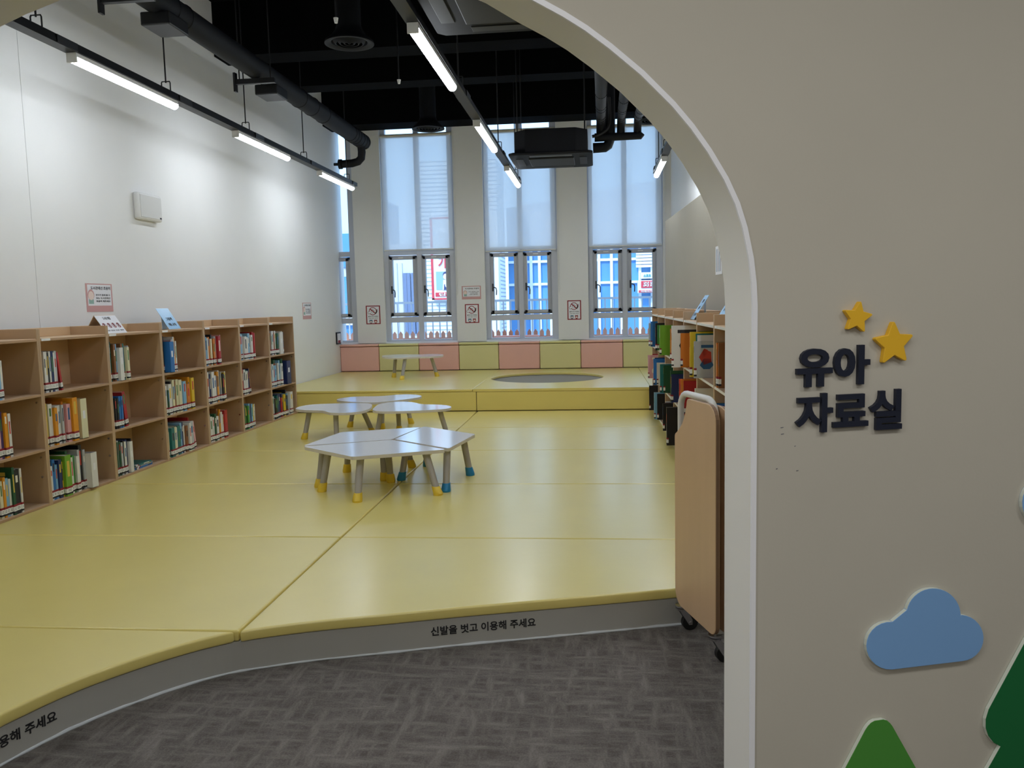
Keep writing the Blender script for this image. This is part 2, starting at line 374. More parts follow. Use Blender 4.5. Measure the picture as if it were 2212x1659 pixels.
XS = -1.462                                            # seam between the two columns of mats
ROWS = [4.405, 5.775, 7.14, 8.47, 9.795]
def mat_mesh(poly, z0, z1, name, m, lab, bevel=.009, grp='yellow vinyl floor mats'):
    cx = sum(p[0] for p in poly)/len(poly); cy = sum(p[1] for p in poly)/len(poly)
    o = MB().flat([(x-cx, y-cy) for x, y in poly], z0, z1).build(name, m, bevel=bevel, seg=3, smooth=True); o.location = (cx, cy, 0)
    return tag(o, lab, 'mat', grp)
G = .003
KF = [on_k(l, .008)[0] for l in [KL[-1]*i/70 for i in range(71)]]
KF = [(p.x, p.y) for p in KF]
lft = [p for p in KF if p[0] < XS-.02 and p[1] < 3.06]; rgt = [p for p in KF if p[0] > XS+.02 and p[1] > 2.9]
mat_mesh([(XL+.01, back(XL)+.02), (-1.99, back(-1.99)+.02)]+lft[2:]+[(XS-.016, 3.062), (XL+.01, 3.062)], -.046, 0, 'floor_mat', 'mat_yellow', 'yellow vinyl floor mat with the tightest curved front edge, beside the platform step')
L0 = 3.066
for i, r in enumerate(ROWS):
    nm = ['just behind the curved front mat', 'second full one from the step', 'third full one, beside the diamond tables', 'fourth full one, under the rounded tables', 'last before the upper platform'][i]
    mat_mesh([(XL+.01, L0+G), (XS-G*1.5, L0+G), (XS-G*1.5, r-G), (XL+.01, r-G)], -.046, 0, 'floor_mat', 'mat_yellow', f'wide yellow mat by the white-wall bookcases, {nm}')
    L0 = r
mat_mesh(rgt[:-1]+[(1.2, 3.93), (1.15, ROWS[0]-G), (XS+G*1.5, ROWS[0]-G), (XS+G*1.5, 3.06)], -.046, 0, 'floor_mat', 'mat_yellow', 'yellow vinyl mat with a gently curved front above the middle step lettering')
for i in range(4):
    mat_mesh([(XS+G*1.5, ROWS[i]+G), (1.15, ROWS[i]+G), (1.12, ROWS[i+1]-G), (XS+G*1.5, ROWS[i+1]-G)], -.046, 0, 'floor_mat', 'mat_yellow', f'{ordw(i)} rectangular yellow mat behind the curved front mat, beside the cart-side bookcases')
# upper platform
PT = .27; YS = 9.80
up = thing('upper_platform', 'raised inner platform with yellow padded front below the windows', 'platform', (-1.5, 11, 0))
MB().box(XL+.005, .905, YS+.03, 12.8, -.17, PT-.035).build('platform_body', 'hole_grey', up)
for a, b in ((XL+.01, XS-.012), (XS-.006, .905)):
    box('front_pad', 'mat_yellow', (a, b, YS, YS+.028, .004, PT-.032), up, bevel=.008, seg=3)
def top_mat(x0, x1, lab, hole=None):
    y0, y1, z0, z1 = YS-.006, 12.70, PT-.03, PT
    if not hole:
        o = MB().box(x0, x1, y0, y1, z0, z1).build('floor_mat', 'mat_yellow', bevel=.008, seg=3, smooth=True)
    else:
        hx, hy, hr = hole; mb = MB(); A = sorted(set([2*PI*i/72 for i in range(72)]+[math.atan2(b-hy, a-hx) % (2*PI) for a in (x0, x1) for b in (y0, y1)]))
        cin, cout = [], []
        for a in A:
            c, s = math.cos(a), math.sin(a); cin.append((hx+hr*c, hy+hr*s))
            t = min([((x1 if c > 0 else x0)-hx)/c if abs(c) > 1e-9 else 9e9, ((y1 if s > 0 else y0)-hy)/s if abs(s) > 1e-9 else 9e9]); cout.append((hx+t*c, hy+t*s))
        n = len(A); e = .006
        cin2 = [(hx+(x-hx)*(hr+e)/hr, hy+(y-hy)*(hr+e)/hr) for x, y in cin]
        vs = [(x, y, z1) for x, y in cout]+[(x, y, z1) for x, y in cin2]+[(x, y, z1-e) for x, y in cin]+[(x, y, z0) for x, y in cin]+[(x, y, z0) for x, y in cout]
        fs = [[r*n+i, r*n+(i+1) % n, ((r+1) % 5)*n+(i+1) % n, ((r+1) % 5)*n+i] for r in range(5) for i in range(n)]
        mb.add(vs, fs); o = mb.build('floor_mat', 'mat_yellow', smooth=True)
    return tag(o, lab, 'mat', 'mats on the upper platform')
top_mat(XL+.01, -1.518, 'yellow mat on the upper platform under the lone white table')
top_mat(-1.512, .632, 'yellow mat on the upper platform with a round recess cut out', (-.69, 11.27, .775))
top_mat(.638, .905, 'narrow yellow mat strip on the upper platform beside the recessed mat')
# wall cushions
ce = [-4.10, -3.462, -2.815, -2.168, -1.535, -.887, -.245, .405, 1.06]
for i in range(8):
    a, b = ce[i]+.003, ce[i+1]-.003; cl = 'pink' if i % 2 == 0 else 'pale yellow'; m = 'mat_pink' if i % 2 == 0 else 'mat_cream'
    t = thing('wall_cushion', f'{cl} padded wall cushion under the windows, {ordw(i)} along from the white wall', 'cushion', ((a+b)/2, 12.76, PT), 0, 'padded wall cushions under the windows')
    box('front_pad', m, (a, b, 12.715, 12.80, PT+.002, .665), t, bevel=.016, seg=3)
    box('ledge_pad', m, (a, b, 12.70, 13.0, .672, .708), t, bevel=.010, seg=3)
struct(box('trim_2', C('sill_white', '#e2e6ee', rough=.4), (XL, 1.13, 12.83, 13.05, .715, .735)))

# ------------------------------------------------------------------ windows
def window(idx, x0, x1, full=True):
    y0, y1 = YB+.06, YB+.14; w = struct(thing(f'window_{idx}', f'tall grey framed window {idx}', 'window', ((x0+x1)/2, y0, WZ0))); del w['category']; del w['label']
    m = MB(); L, R = .075, .10; mx = (x0+x1)/2-.01; zt = 2.19
    if full:
        m.box(x0, x0+L, y0, y1, WZ0, WZ1); m.box(mx-.04, mx+.04, y0, y1, WZ0, WZ1)
    m.box(x1-R, x1, y0, y1, WZ0, WZ1)
    for za, zb in ((WZ0, .765), (1.04, 1.125), (2.11, zt), (4.09, WZ1+.05)): m.box(x0, x1, y0+.003, y1-.003, za, zb)
    m.build('window_frame', 'frame_grey', w, bevel=.004)
    cols = [(x0+L, mx-.04), (mx+.04, x1-R)] if full else [(x0, x1-R)]
    for a, b in cols:
        s = MB(); st = .045
        for i, (dy, ins) in enumerate(((-.012, 0), (-.028, .018))):
            for q in ((a+ins, a+ins+st, 1.135+ins, 2.10-ins), (b-ins-st, b-ins, 1.135+ins, 2.10-ins), (a+ins, b-ins, 2.10-ins-st, 2.10-ins), (a+ins, b-ins, 1.135+ins, 1.135+ins+st)):
                s.box(q[0], q[1], y0+dy, y0+.05, q[2], q[3])
        sh = s.build('sash', ['frame_dark'], w, bevel=.003)
        box('pane', 'glass', (a+.06, b-.06, y0+.03, y0+.036, 1.19, 2.04), sh)
        if full:
            h = MB(); hx = a+.045; hz = 1.56
            h.box(hx-.012, hx+.012, y0-.05, y0-.03, hz-.06, hz+.06); h.tube([(hx, y0-.045, hz), (hx, y0-.085, hz), (hx+.03, y0-.09, hz), (hx+.055, y0-.09, hz-.012), (hx+.062, y0-.09, hz-.05), (hx+.058, y0-.09, hz-.12)], .0085, 8)
            h.build('handle', 'handle_black', sh, smooth=True)
            v = MB().box(a+.16, a+.24, y0-.03, y0-.012, 2.06, 2.075); v.build('stay_clip', 'white_plastic', sh)
        box('pane', 'glass', (a, b, y0+.035, y0+.041, .765, 1.04), w); box('pane', 'glass', (a, b, y0+.035, y0+.041, zt, 4.09), w)
    return w
window(1, -4.16, -3.825, False)
for i, (a, b) in enumerate(WX): window(i+2, a, b)
for i, (a, b) in enumerate(WX):
    zb = [2.185, 2.125, 2.15][i]
    t = thing('roller_blind', ['translucent white roller blind over the window next to the wall duct', 'translucent white roller blind on the middle window behind the hanging air conditioner', 'translucent white roller blind on the window beside the partition'][i], 'blind', ((a+b)/2, YB+.02, 4.0), 0, 'roller blinds')
    a, b = a+.012, b-.012
    MB().frus((a, YB+.022, 3.955), (b, YB+.022, 3.955), .03, .03, 16).build('roller_tube', C('tube_cream', '#cfc9b8', rough=.6), t, smooth=True)
    MB().box(a+.01, b-.01, YB-.004, YB-.0025, zb, 3.95).build('fabric', 'blind_fabric', t)
    MB().frus((a+.01, YB-.003, zb), (b-.01, YB-.003, zb), .011, .011, 10).build('bottom_bar', 'white_plastic', t, smooth=True)
    cz = 1.46; c = MB(); c.tube([(b+.02, YB-.02, 3.98), (b+.02, YB-.02, 1.6), (b+.017, YB-.02, cz+.02), (b+.03, YB-.02, cz), (b+.043, YB-.02, cz+.02), (b+.038, YB-.02, 1.6), (b+.030, YB-.02, 3.98)], .0035, 6); c.build('pull_chain', 'white_plastic', t, smooth=True)

# ------------------------------------------------------------------ ceiling services
for i, (y0, y1, zb) in enumerate(((8.80, 9.15, 4.05), (10.13, 10.45, 4.05), (12.35, 12.80, 4.05), (4.6, 4.95, 4.1))):
    tag(box('ceiling_beam', 'ceiling_black', (XL, 1.3, y0, y1, zb, CZ)), ['black painted ceiling beam ahead of the round diffuser by the duct', 'black painted ceiling beam over the hanging air conditioner', 'black painted beam along the top of the window wall', 'black painted ceiling beam over the arch side'][i], 'beam', 'black ceiling beams')['kind'] = 'structure'
DX, dz, y_end = -3.1, 3.517, 11.05
dp = thing('insulated_duct', 'long black insulated duct hung along the white wall with an elbow end', 'duct', (DX, 7.5, dz))
pts = [(DX, 1.6, dz)]; rr = [.097]
for yb in (5.95, 6.14, 8.60, 8.98, 9.36, 10.40, 10.51, 10.62, 10.77, 10.89, 11.0):
    for d, r in ((-.012, .097), (-.006, .103), (.006, .103), (.012, .097)): pts.append((DX, yb+d, dz)); rr.append(r)
pts.append((DX, y_end, dz)); rr.append(.094)
MB().tube(pts, rr, 24).build('duct_body', 'duct_black', dp, smooth=True)
e = MB(); e.tube([(DX, 10.90, dz-.06), (DX, 10.92, dz-.15), (DX-.01, 10.92, dz-.225), (DX-.055, 10.92, dz-.27), (DX-.14, 10.92, dz-.29), (DX-.28, 10.92, dz-.295)], .052, 16); e.frus((DX-.28, 10.92, dz-.295), (DX-.32, 10.92, dz-.295), .066, .066, 16); e.frus((DX-.32, 10.92, dz-.295), (DX-.39, 10.92, dz-.295), .02, .02, 10)
e.build('elbow', 'duct_black', dp, smooth=True)
for yb in (5.40, 7.47):
    h = MB(); h.box(DX-.19, DX+.19, yb-.02, yb+.02, dz-.145, dz-.10); h.box(DX-.20, DX-.18, yb-.025, yb+.025, dz-.21, dz-.04)
    for sx in (-.15, .15): h.tube([(DX+sx, yb, dz-.11), (DX+sx, yb, CZ)], .006, 8)
    h.build('bracket', 'metal_black', dp)
for yb in (5.88, 7.85): MB().box(DX-.11, DX+.11, yb-.14, yb+.14, dz-.18, dz-.085).build('saddle', 'metal_black', dp, bevel=.01)

def diffuser(x, y, zr, lab):
    t = thing('ceiling_diffuser', lab, 'air diffuser', (x, y, zr), 0, 'round black ceiling diffusers')
    MB().lathe([(.112, CZ-zr), (.112, .16), (.125, .12), (.16, .07), (.22, .02), (.225, 0), (.205, -.004), (.165, .012), (.16, .03)], (x, y, zr)).build('flared_duct', 'duct_black', t, smooth=True)
    for r in (.155, .115, .075, .035): MB().lathe([(r, .035), (r-.006, .02), (r-.03, -.004), (max(r-.036, .001), 0)], (x, y, zr), 28).build('ring', 'duct_black', t, smooth=True)
diffuser(-2.215, 7.54, 3.70, 'round black trumpet diffuser nearer the arch, under the black ceiling')
diffuser(-2.27, 11.35, 3.72, 'round black trumpet diffuser in front of the first blind')
diffuser(.77, 11.45, 3.71, 'round black trumpet diffuser by the partition-side blind, partly behind the arch')

def track(x, y0, y1, z, lab, hang, lamps, lampl):
    K = .9565; x, y0, y1, z = x*K, y0*K, y1*K, 2.955; hang = [q*K for q in hang]; lamps = [(a*K, b*K) for a, b in lamps]
    t = thing('light_track', lab, 'light track', (x, (y0+y1)/2, z), 0, 'black hanging light tracks')
    r = MB(); zt = z+.062
    r.prism([(-.042, .0), (.042, .0), (.034, .055), (.022, .062), (-.022, .062), (-.034, .055)], (x, 0, z), (1, 0, 0), (0, 0, 1), (0, 1, 0), y0, y1); r.build('rail', 'metal_black', t)
    for yj in hang:
        j = MB(); j.box(x-.047, x+.047, yj+.12, yj+.32, z+.003, z+.05); j.build('rail_joint', 'metal_black', t)
        h = MB(); h.tube([(x-.035, yj, zt-.01), (x-.035, yj, zt+.05), (x-.03, yj, zt+.06), (x+.03, yj, zt+.06), (x+.035, yj, zt+.05), (x+.035, yj, zt-.01)], .005, 6); h.tube([(x, yj, zt+.05), (x, yj, CZ)], .006, 8); h.build('hanger_rod', 'metal_black', t)
    for (a, b), l in zip(lamps, lampl):
        q = thing('linear_lamp', l, 'lamp', (x, (a+b)/2, z-.03), 0, 'LED batten lamps on the tracks')
        hs = MB(); hs.box(x-.033, x+.033, a, b, z-.028, z-.001); hs.box(x-.034, x+.034, a-.012, a+.002, z-.062, z-.001); hs.box(x-.03, x+.03, b, b+.006, z-.05, z-.001); hs.build('housing', 'white_plastic', q, bevel=.002)
        hp = [(-.032, -.027)]+[(-.032*math.cos(w), -.034-.030*math.sin(w)) for w in [PI*i/10 for i in range(11)]]+[(.032, -.027)]
        MB().prism(hp, (x, 0, z), (1, 0, 0), (0, 0, 1), (0, 1, 0), a+.003, b).build('diffuser', 'led', q, smooth=True)
track(-3.45, 2.4, 11.62, 3.03, 'long black light track hung along the white wall', (4.95, 6.50, 8.02, 9.65, 11.35), [(2.78, 4.1), (5.29, 6.62), (7.78, 9.11), (10.2, 11.58)],
      ['lit white batten lamp at the arch end of the wall-side track', 'lit white batten lamp above the second and third wall bookcases', 'lit white batten lamp midway on the wall-side track', 'lit white batten lamp ending the wall-side track by the corner window'])
track(-1.097, 2.0, 12.02, 3.03, 'black light track running down the middle of the ceiling', (3.6, 6.8, 9.55, 11.55), [(2.4, 3.75), (5.11, 6.49), (7.81, 9.16), (10.43, 11.95)],
      ['lit white batten lamp on the middle track above the front mats', 'long lit white batten lamp on the middle track nearest the upper air conditioner', 'lit white batten lamp on the middle track beside the hanging air conditioner', 'small lit batten lamp ending the middle track before the windows'])
track(.843, 2.6, 11.55, 3.03, 'black light track above the partition-side bookcases', (5.5, 8.0, 9.85, 11.1), [(2.8, 4.1), (5.2, 6.55), (7.75, 9.2), (10.2, 11.5)],
      ['lit batten lamp on the partition-side track close behind the arch wall', 'lit batten lamp over the partition-side bookcases', 'lit batten lamp hidden edge-on beside the arch on the partition-side track', 'lit batten lamp in front of the partition-side blind'])

def cassette(x0, x1, y0, y1, zb, lab, body=True):
    t = thing('air_conditioner', lab, 'air conditioner', ((x0+x1)/2, (y0+y1)/2, zb)); cx, cy = (x0+x1)/2, (y0+y1)/2; w = (x1-x0)/2; d = (y1-y0)/2
    p = [(-w+.05, -d), (w-.05, -d), (w, -d+.05), (w, d-.05), (w-.05, d), (-w+.05, d), (-w, d-.05), (-w, -d+.05)]
    MB().flat([(cx+a, cy+b) for a, b in p], zb-.03, zb).build('face_panel', 'ac_black', t, bevel=.012, seg=3, smooth=True)
    w2, d2, c2 = w*.88, d*.88, w*.28; q = [(-w2+c2, -d2), (w2-c2, -d2), (w2, -d2+c2), (w2, d2-c2), (w2-c2, d2), (-w2+c2, d2), (-w2, d2-c2), (-w2, -d2+c2)]
    MB().flat([(cx+a, cy+b) for a, b in q], zb, zb+.26).build('casing', 'ac_black', t, bevel=.01)
    g = w*.55; MB().box(cx-g, cx+g, cy-g, cy+g, zb-.045, zb-.028).build('grille', 'ac_dark', t, bevel=.012, seg=2)
    for a, b, c, dd in ((-g*.92, g*.92, -d*.86, -d*.68), (-g*.92, g*.92, d*.68, d*.86), (-w*.86, -w*.68, -g*.92, g*.92), (w*.68, w*.86, -g*.92, g*.92)):
        MB().box(cx+a, cx+b, cy+c, cy+dd, zb-.036, zb-.029).build('louver', 'ac_dark' if abs(a+b) > .1 or c > 0 else 'ac_grey', t, bevel=.003)
    for sx in (-1, 1):
        for sy in (-1, 1): MB().tube([(cx+sx*w2*.92, cy+sy*d2*.6, zb+.2), (cx+sx*w2*.92, cy+sy*d2*.6, CZ)], .006, 8).build('hanger_rod', 'metal_black', t)
    return t
cassette(-.955, -.015, 9.22, 10.2, 2.97, 'black four-way air conditioner cassette hanging in front of the windows')
cassette(-.97, -.03, 4.3, 5.27, 3.02, 'black air conditioner cassette high above the front mats, near the arch top')
# pipes by the hanging cassette
pp = thing('pipe_manifold', 'black lagged pipes dropping to a header beside the hanging air conditioner', 'pipes', (.2, 9.8, 3.2))
zh = 3.28; yh = 9.75
hA = at(1290, 297, y=yh); hB = at(1381, 293, y=yh); zh = hA.z
def pipe_to(px1, py1, px0, py0, ra):
    b = at(px1, py1, y=yh+.02); a = Vector((b.x, 3.2, 0)); a.z = b.z+.95
    a2 = at(px0, py0, y=6.4); n = [Vector((b.x+.0, b.y, b.z)), Vector((b.x, b.y-.03, b.z+.10)), Vector((b.x+.0, b.y-.12, b.z+.17))]
    far = Vector((b.x+(a2.x-b.x)*1.6, 9.75-3.4*1.6, b.z+(a2.z-b.z)*1.6)); P = n+[n[-1].lerp(far, t) for t in (.15, .3, .5, .7, 1)]
    mb = MB(); mb.tube(P, ra, 14)
    for t in (.06, .10, .22, .26, .42):
        c = n[-1].lerp(far, t); d = (far-n[-1]).normalized(); mb.frus(c-d*.012, c+d*.012, ra*1.07, ra*1.07, 14)
    mb.build('pipe', 'duct_black', pp, smooth=True)
pipe_to(1298, 298, 1299, 180, .052); pipe_to(1341, 295, 1352, 205, .045); pipe_to(1377, 293, 1389, 245, .045)
MB().tube([hA-Vector((.03, 0, 0)), hA, hB, hB+Vector((.02, 0, .03))], .048, 14).build('header', 'duct_black', pp, smooth=True)
r0 = at(1281, 320, y=9.78); r1 = at(1312, 318, y=9.78); r2 = at(1318, 300, y=9.78); r3 = at(1318, 235, y=9.78)
MB().tube([r0, r1-Vector((.03, 0, 0)), r1.lerp(r2, .25), r2, r3, r3+Vector((0, 0, .5))], .058, 16).build('drain_pipe', 'duct_black', pp, smooth=True)
c0 = at(1279, 295, y=9.7); c1 = at(1300, 288, y=9.7); c2 = at(1316, 268, y=9.7)
MB().tube(spline([tuple(c0), tuple(c1), tuple(c2), tuple(c2+Vector((0, 0, .3)))], 5), .018, 8).build('hose', 'rubber_black', pp, smooth=True)
for i, (px, py, yy) in enumerate(((726, 50, 6.6), (862, 181, 8.4))):
    q = at(px, py, y=yy); tag(MB().frus(q, q+Vector((0, 0, .04)), .012, .02, 10).build('sprinkler_head', 'white_plastic'), ['small white sprinkler tip beside the nearer round diffuser', 'small white sprinkler tip under the black ceiling between the tracks'][i], 'sprinkler', 'ceiling sprinkler tips')
    MB().tube([q+Vector((0, 0, .03)), (q.x, q.y, CZ)], .008, 6).build('drop_pipe', 'metal_black', bpy.data.objects[-1] if False else COL.objects[-1], world=False)

# ------------------------------------------------------------------ bookcases
UW = .775; YL0 = 4.345; TZ = [(.018, .376), (.394, .748), (.766, 1.118)]   # clear heights of the three shelves
def bookcase(T, label, grp, lw=UW, pale=False):
    """local frame: x out of the shelf (front at 0), y along the wall, z up"""
    loc, rz = T
    t = thing('bookcase', label, 'bookcase', loc, rz, grp); D = .32; th = .018; fe = 'birch_edge' if not pale else C('edge_white', '#d9d5cc', rough=.4)
    def part(name, b, m='birch', bev=.003):
        return MB().box(*b).build(name, m, t, bevel=bev, world=False)
    part('side_panel', (-D, 0, 0, th, 0, 1.205)); part('side_panel', (-D, 0, lw-th, lw, 0, 1.205))
    part('back_panel', (-D, -D+.008, th, lw-th, 0, 1.20), 'birch_light')
    for z, nm in ((.0, 'bottom_board'), (.376, 'shelf'), (.748, 'shelf'), (1.120, 'top_board')):
        o = part(nm, (-D+.008, -.004, th, lw-th, z, z+.018 if nm != 'top_board' else z+.02), 'birch' if nm != 'top_board' else 'birch_light')
        part('edge_band', (-.006, -.001, th, lw-th, z+.001, z+.017), fe, .001).parent = o
    part('tray_rail', (-.30, -.285, th, lw-th, 1.14, 1.205), 'birch_light')
    part('shelf_sticker', (-.001, .0006, th+.01, th+.10, 1.122, 1.138), 'paper', 0)
    for z in (.335, .71, .20):
        MB().frus((-.035, lw-th, z), (-.035, lw-th-.006, z), .007, .007, 8).build('bolt', 'chrome', t, world=False)
    return t
XF = -3.728
desc = ['cut by the photo edge', 'holding a big orange book', 'with a folded notice on its top', 'with a blue sign on top', 'with a red-spined fire picture book', 'with few books on its middle shelf', 'at the upper platform end']
for i in range(7):
    bookcase(((XF, YL0+i*UW, 0), 0), f'birch bookcase on the white wall, {ordw(i)} from arch, {desc[i]}', 'bookcases along the white wall')
RA = math.radians(.75); RX = lambda y: .654+(9.718-y)*math.tan(RA)
for i in range(7):
    y = 9.745-i*UW
    bookcase(((RX(y), y, 0), PI+RA), f'birch bookcase in front of the beige partition, {ordw(i)} from the window end', 'bookcases along the partition', pale=True)

# ------------------------------------------------------------------ books
PAL = dict(W=('white', '#d9d8d4'), G=('grey', '#8d9196'), K=('black', '#1c1c20'), B=('blue', '#2a6db0'), N=('navy', '#22305f'), R=('red', '#a8262a'), O=('orange', '#d07a2c'), Y=('yellow', '#d9b92e'), E=('green', '#3f8a3a'), D=('dark green', '#1d4f33'), S=('sky blue', '#7fb0d2'), P=('pink', '#d6a2a8'), T=('teal', '#1f6d6a'), C=('cream', '#d8d3b0'), U=('brown', '#8a5a35'), V=('purple', '#4c3a6b'), A=('amber', '#d8901e'), L=('lime green', '#6fa32e'), X=('pale grey', '#b4b9bd'), F=('vermilion', '#b8331f'))
ACC = ['#2b2b30', '#e8e2d2', '#c04030', '#2f5f8f', '#d8b84a', '#4a7a4a']
for k_, (n_, h_) in PAL.items(): C('cover_'+n_.replace(' ', '_'), h_, rough=.42, spec=.4)
for i_, h_ in enumerate(ACC): C(f'print_tone_{i_}', h_, rough=.5)
def book(code, t, h, d, T, label, grp, art=0, lab=True, lean=0, kind='book'):
    """local frame: spine in the plane x=0 facing +x, thickness along +y, standing on z=0"""
    loc, rz = T
    o = thing(kind, label, 'book' if kind == 'book' else 'box file', loc, rz, grp); o.rotation_euler = (lean, 0, rz)
    cm = 'cover_'+PAL[code][0].replace(' ', '_'); c = .0025; mb = MB()
    mb.box(-d, 0, 0, c, 0, h); mb.box(-d, 0, t-c, t, 0, h); mb.box(-c, 0, c, t-c, 0, h)
    ac = f'print_tone_{random.randrange(6)}'
    if kind == 'book':
        if t > .008:
            z1 = h*random.uniform(.80, .92); z0 = z1-h*random.uniform(.15, .4); mb.box(0, .0005, t*.28, t*.72, z0, z1, mi=1)
        if art:
            r = random.Random(art); 
            for _ in range(4):
                a = r.uniform(-d*.85, -d*.3); b = r.uniform(.3, .75)*h; s = r.uniform(.02, .05); n = r.choice((5, 6, 12, 16))
                for yy, dd in ((0, -1), (t, 1)): mb.prism([(min(-.004, max(-d+.004, a+s*math.cos(2*PI*i/n)*r.uniform(.8, 1.1))), max(.06, min(h-.004, b+s*1.2*math.sin(2*PI*i/n)))) for i in range(n)], (0, yy, 0), (1, 0, 0), (0, 0, 1), (0, dd, 0), 0, .0005, mi=1+(_ % 2))
            mb.box(-d*.85, -d*.2, -.0005, t+.0005, h*.82, h*.9, mi=1)
    else:
        mb.box(-d*.55, -d*.38, -.0006, 0, h*.42, h*.62, mi=2); mb.box(0, .0006, t*.3, t*.7, h*.5, h*.7, mi=2); mb.box(-d, 0, 0, t, 0, .003)
    mb.build('cover', [cm, ac, f'print_tone_{random.randrange(6)}' if kind == 'book' else 'paper'], o, world=False)
    if kind == 'book': MB().box(-d+.003, -c, c, t-c, .003, h-.003).build('page_block', 'page', o, world=False)
    if lab:
        l = MB(); w = min(.016, d*.2); e = .0008; z0 = .012
        for za, zb, mi in ((z0, z0+.012, 2), (z0+.012, z0+.042, 0), (z0+.042, z0+.056, 1)):
            l.box(0, e, -e, t+e, za, zb, mi=mi); l.box(-w, 0, -e, 0, za, zb, mi=mi); l.box(-w, 0, t, t+e, za, zb, mi=mi)
        l.box(e, e+.0003, t*.2, t*.8, z0+.022, z0+.025, mi=2); l.box(e, e+.0003, t*.2, t*.8, z0+.031, z0+.034, mi=2)
        l.build('spine_label', ['label_white', 'label_red', 'label_black'], o, world=False)
    return o
# one row per shelf: code, thickness mm, height cm, protrusion cm ; capital code + '*' = picture cover, '#' = box file, '/' = leaning
LB = {
 (0, 2): 'X15.24.0 W12.25.0 S14.25.0 W16.25.0', (0, 1): 'X28.27.0 X22.28.1 P14.25.0 V16.30.0 A18.29.1 U10.27.0 W16.28.0', (0, 0): 'C16.24.0 A14.26.0 S16.25.0 W12.24.0 D14.31.1* K30.29.1* W10.29.1',
 (1, 2): 'S10.20.0 U12.28.-1 W12.28.0 K10.27.0 W11.28.0 N14.28.0 W9.27.0 X16.28.0 R12.27.0/', (1, 1): 'Y16.30.0 D12.33.-4 W26.29.0 A18.26.1 W22.27.0 W14.27.-1 X12.27.0 P26.27.1 A34.31.3* O12.29.-1 V10.30.-3 C45.29.3#',
 (1, 0): 'R10.27.0 W12.24.0 B16.28.0 S12.24.0 N18.27.1 Y8.25.0 L36.29.2 D14.31.-2 W12.26.0 E14.27.0 W18.26.1 X14.30.0 K20.33.-1 X14.29.0 W40.26.4#',
 (2, 2): 'D22.31.-2* S12.29.0 W30.26.2# U16.29.0 T10.29.0 C18.26.3* X8.27.1', (2, 1): 'W14.27.-1 K14.24.1 B16.25.1 E8.24.0 R26.28.0/', (2, 0): 'W16.26.0 X10.28.-1 D12.27.0 X14.26.0 N16.27.-1 W26.25.2# K8.27.0',
 (3, 2): 'W10.29.-2 K24.32.-3 B40.27.3# P10.28.0 X14.29.0 W14.31.0 A9.30.0 W14.27.0', (3, 1): 'W24.26.0 D10.22.1 W26.27.1* K12.29.-1 C18.30.0 U14.29.0 C20.30.0 C22.29.1 W16.29.0 S24.27.1 W10.27.0 O26.24.1 A16.30.-1 Y26.29.1',
 (3, 0): 'C16.23.0 W12.28.-1 T26.26.1 C16.26.1 W14.25.0 T22.26.1 S16.28.0 N10.28.0 U18.24.1 W14.26.3* X26.27.2* R8.30.-3 P14.26.0/',
 (4, 2): 'B26.30.0 S18.28.0 W12.27.0 O22.28.0 C18.26.1 K14.30.-1 O24.26.1 X26.28.0 R30.28.2* W18.28.0 P10.29.0', (4, 1): 'O22.25.0 W18.31.0 N16.29.0 W30.31.1 W22.27.1 N24.26.0 A22.30.0 W16.31.-1 G18.29.0 K22.27.1 Y16.28.0 W12.29.0',
 (4, 0): 'X22.27.0 W26.25.0 W16.24.0 D18.27.1 W26.24.1 U16.31.-2 A14.30.0 W20.27.0 W10.24.0 R32.28.1', (5, 2): 'R16.26.0 S26.28.0 W20.27.-1 W26.25.1 W20.24.1 S20.28.0 X14.28.0 W22.26.1 R18.29.0 R16.28.1',
 (5, 1): 'U22.30.-2 R12.29.0 W26.27.1 W16.25.1 T16.26.0 W14.25.0 N10.27.0 U10.28.0/', (5, 0): 'N26.27.0 L14.26.0 D20.26.0 E24.25.1 S20.27.0 N14.26.0 S22.26.0 Y14.25.0 X18.25.0',
 (6, 2): 'P26.27.0 X16.28.0 W18.28.0 U14.26.0 D14.25.1 W14.25.0 W46.26.2# W10.27.0 N20.26.0', (6, 1): 'O14.25.0 S18.25.0 W18.27.0 S20.30.-1 W18.26.1 N14.26.0 D26.31.-3 N60.28.3#',
 (6, 0): 'T14.24.0 X26.27.0 K30.24.1 T14.27.0 N20.28.0 R16.23.1 N18.27.0 Y24.26.1 S14.26.0 K16.30.-3* W38.27.2 X14.26.0',
}
ADJ = lambda t, h: ('thick ' if t > .042 else 'slim ' if t < .017 else '')+('tall ' if h > .295 else 'short ' if h < .245 else '')
TN = ['bottom', 'middle', 'top']
PXEND = {(0, 2): 11.6, (0, 1): 30.4, (0, 0): 50.6, (1, 2): 133, (1, 1): 187, (1, 0): 206, (2, 2): 280, (2, 1): 275, (2, 0): 290, (3, 2): 386, (3, 1): 423, (3, 0): 425, (4, 2): 480, (4, 1): 492, (4, 0): 493, (5, 2): 553, (5, 1): 542, (5, 0): 554, (6, 2): 616, (6, 1): 627, (6, 0): 635}
def px_of(p):
    q = Vector(p)-CAMP; return IW/2+F_PX*q.dot(_r)/q.dot(_f)
def row_end(u, tier):
    lo, hi = 0, UW
    for _ in range(30):
        m = (lo+hi)/2
        if px_of((XF-.02, YL0+u*UW+m, TZ[tier][0]+.05)) < PXEND[(u, tier)]: lo = m
        else: hi = m
    return min(lo, UW-.03)
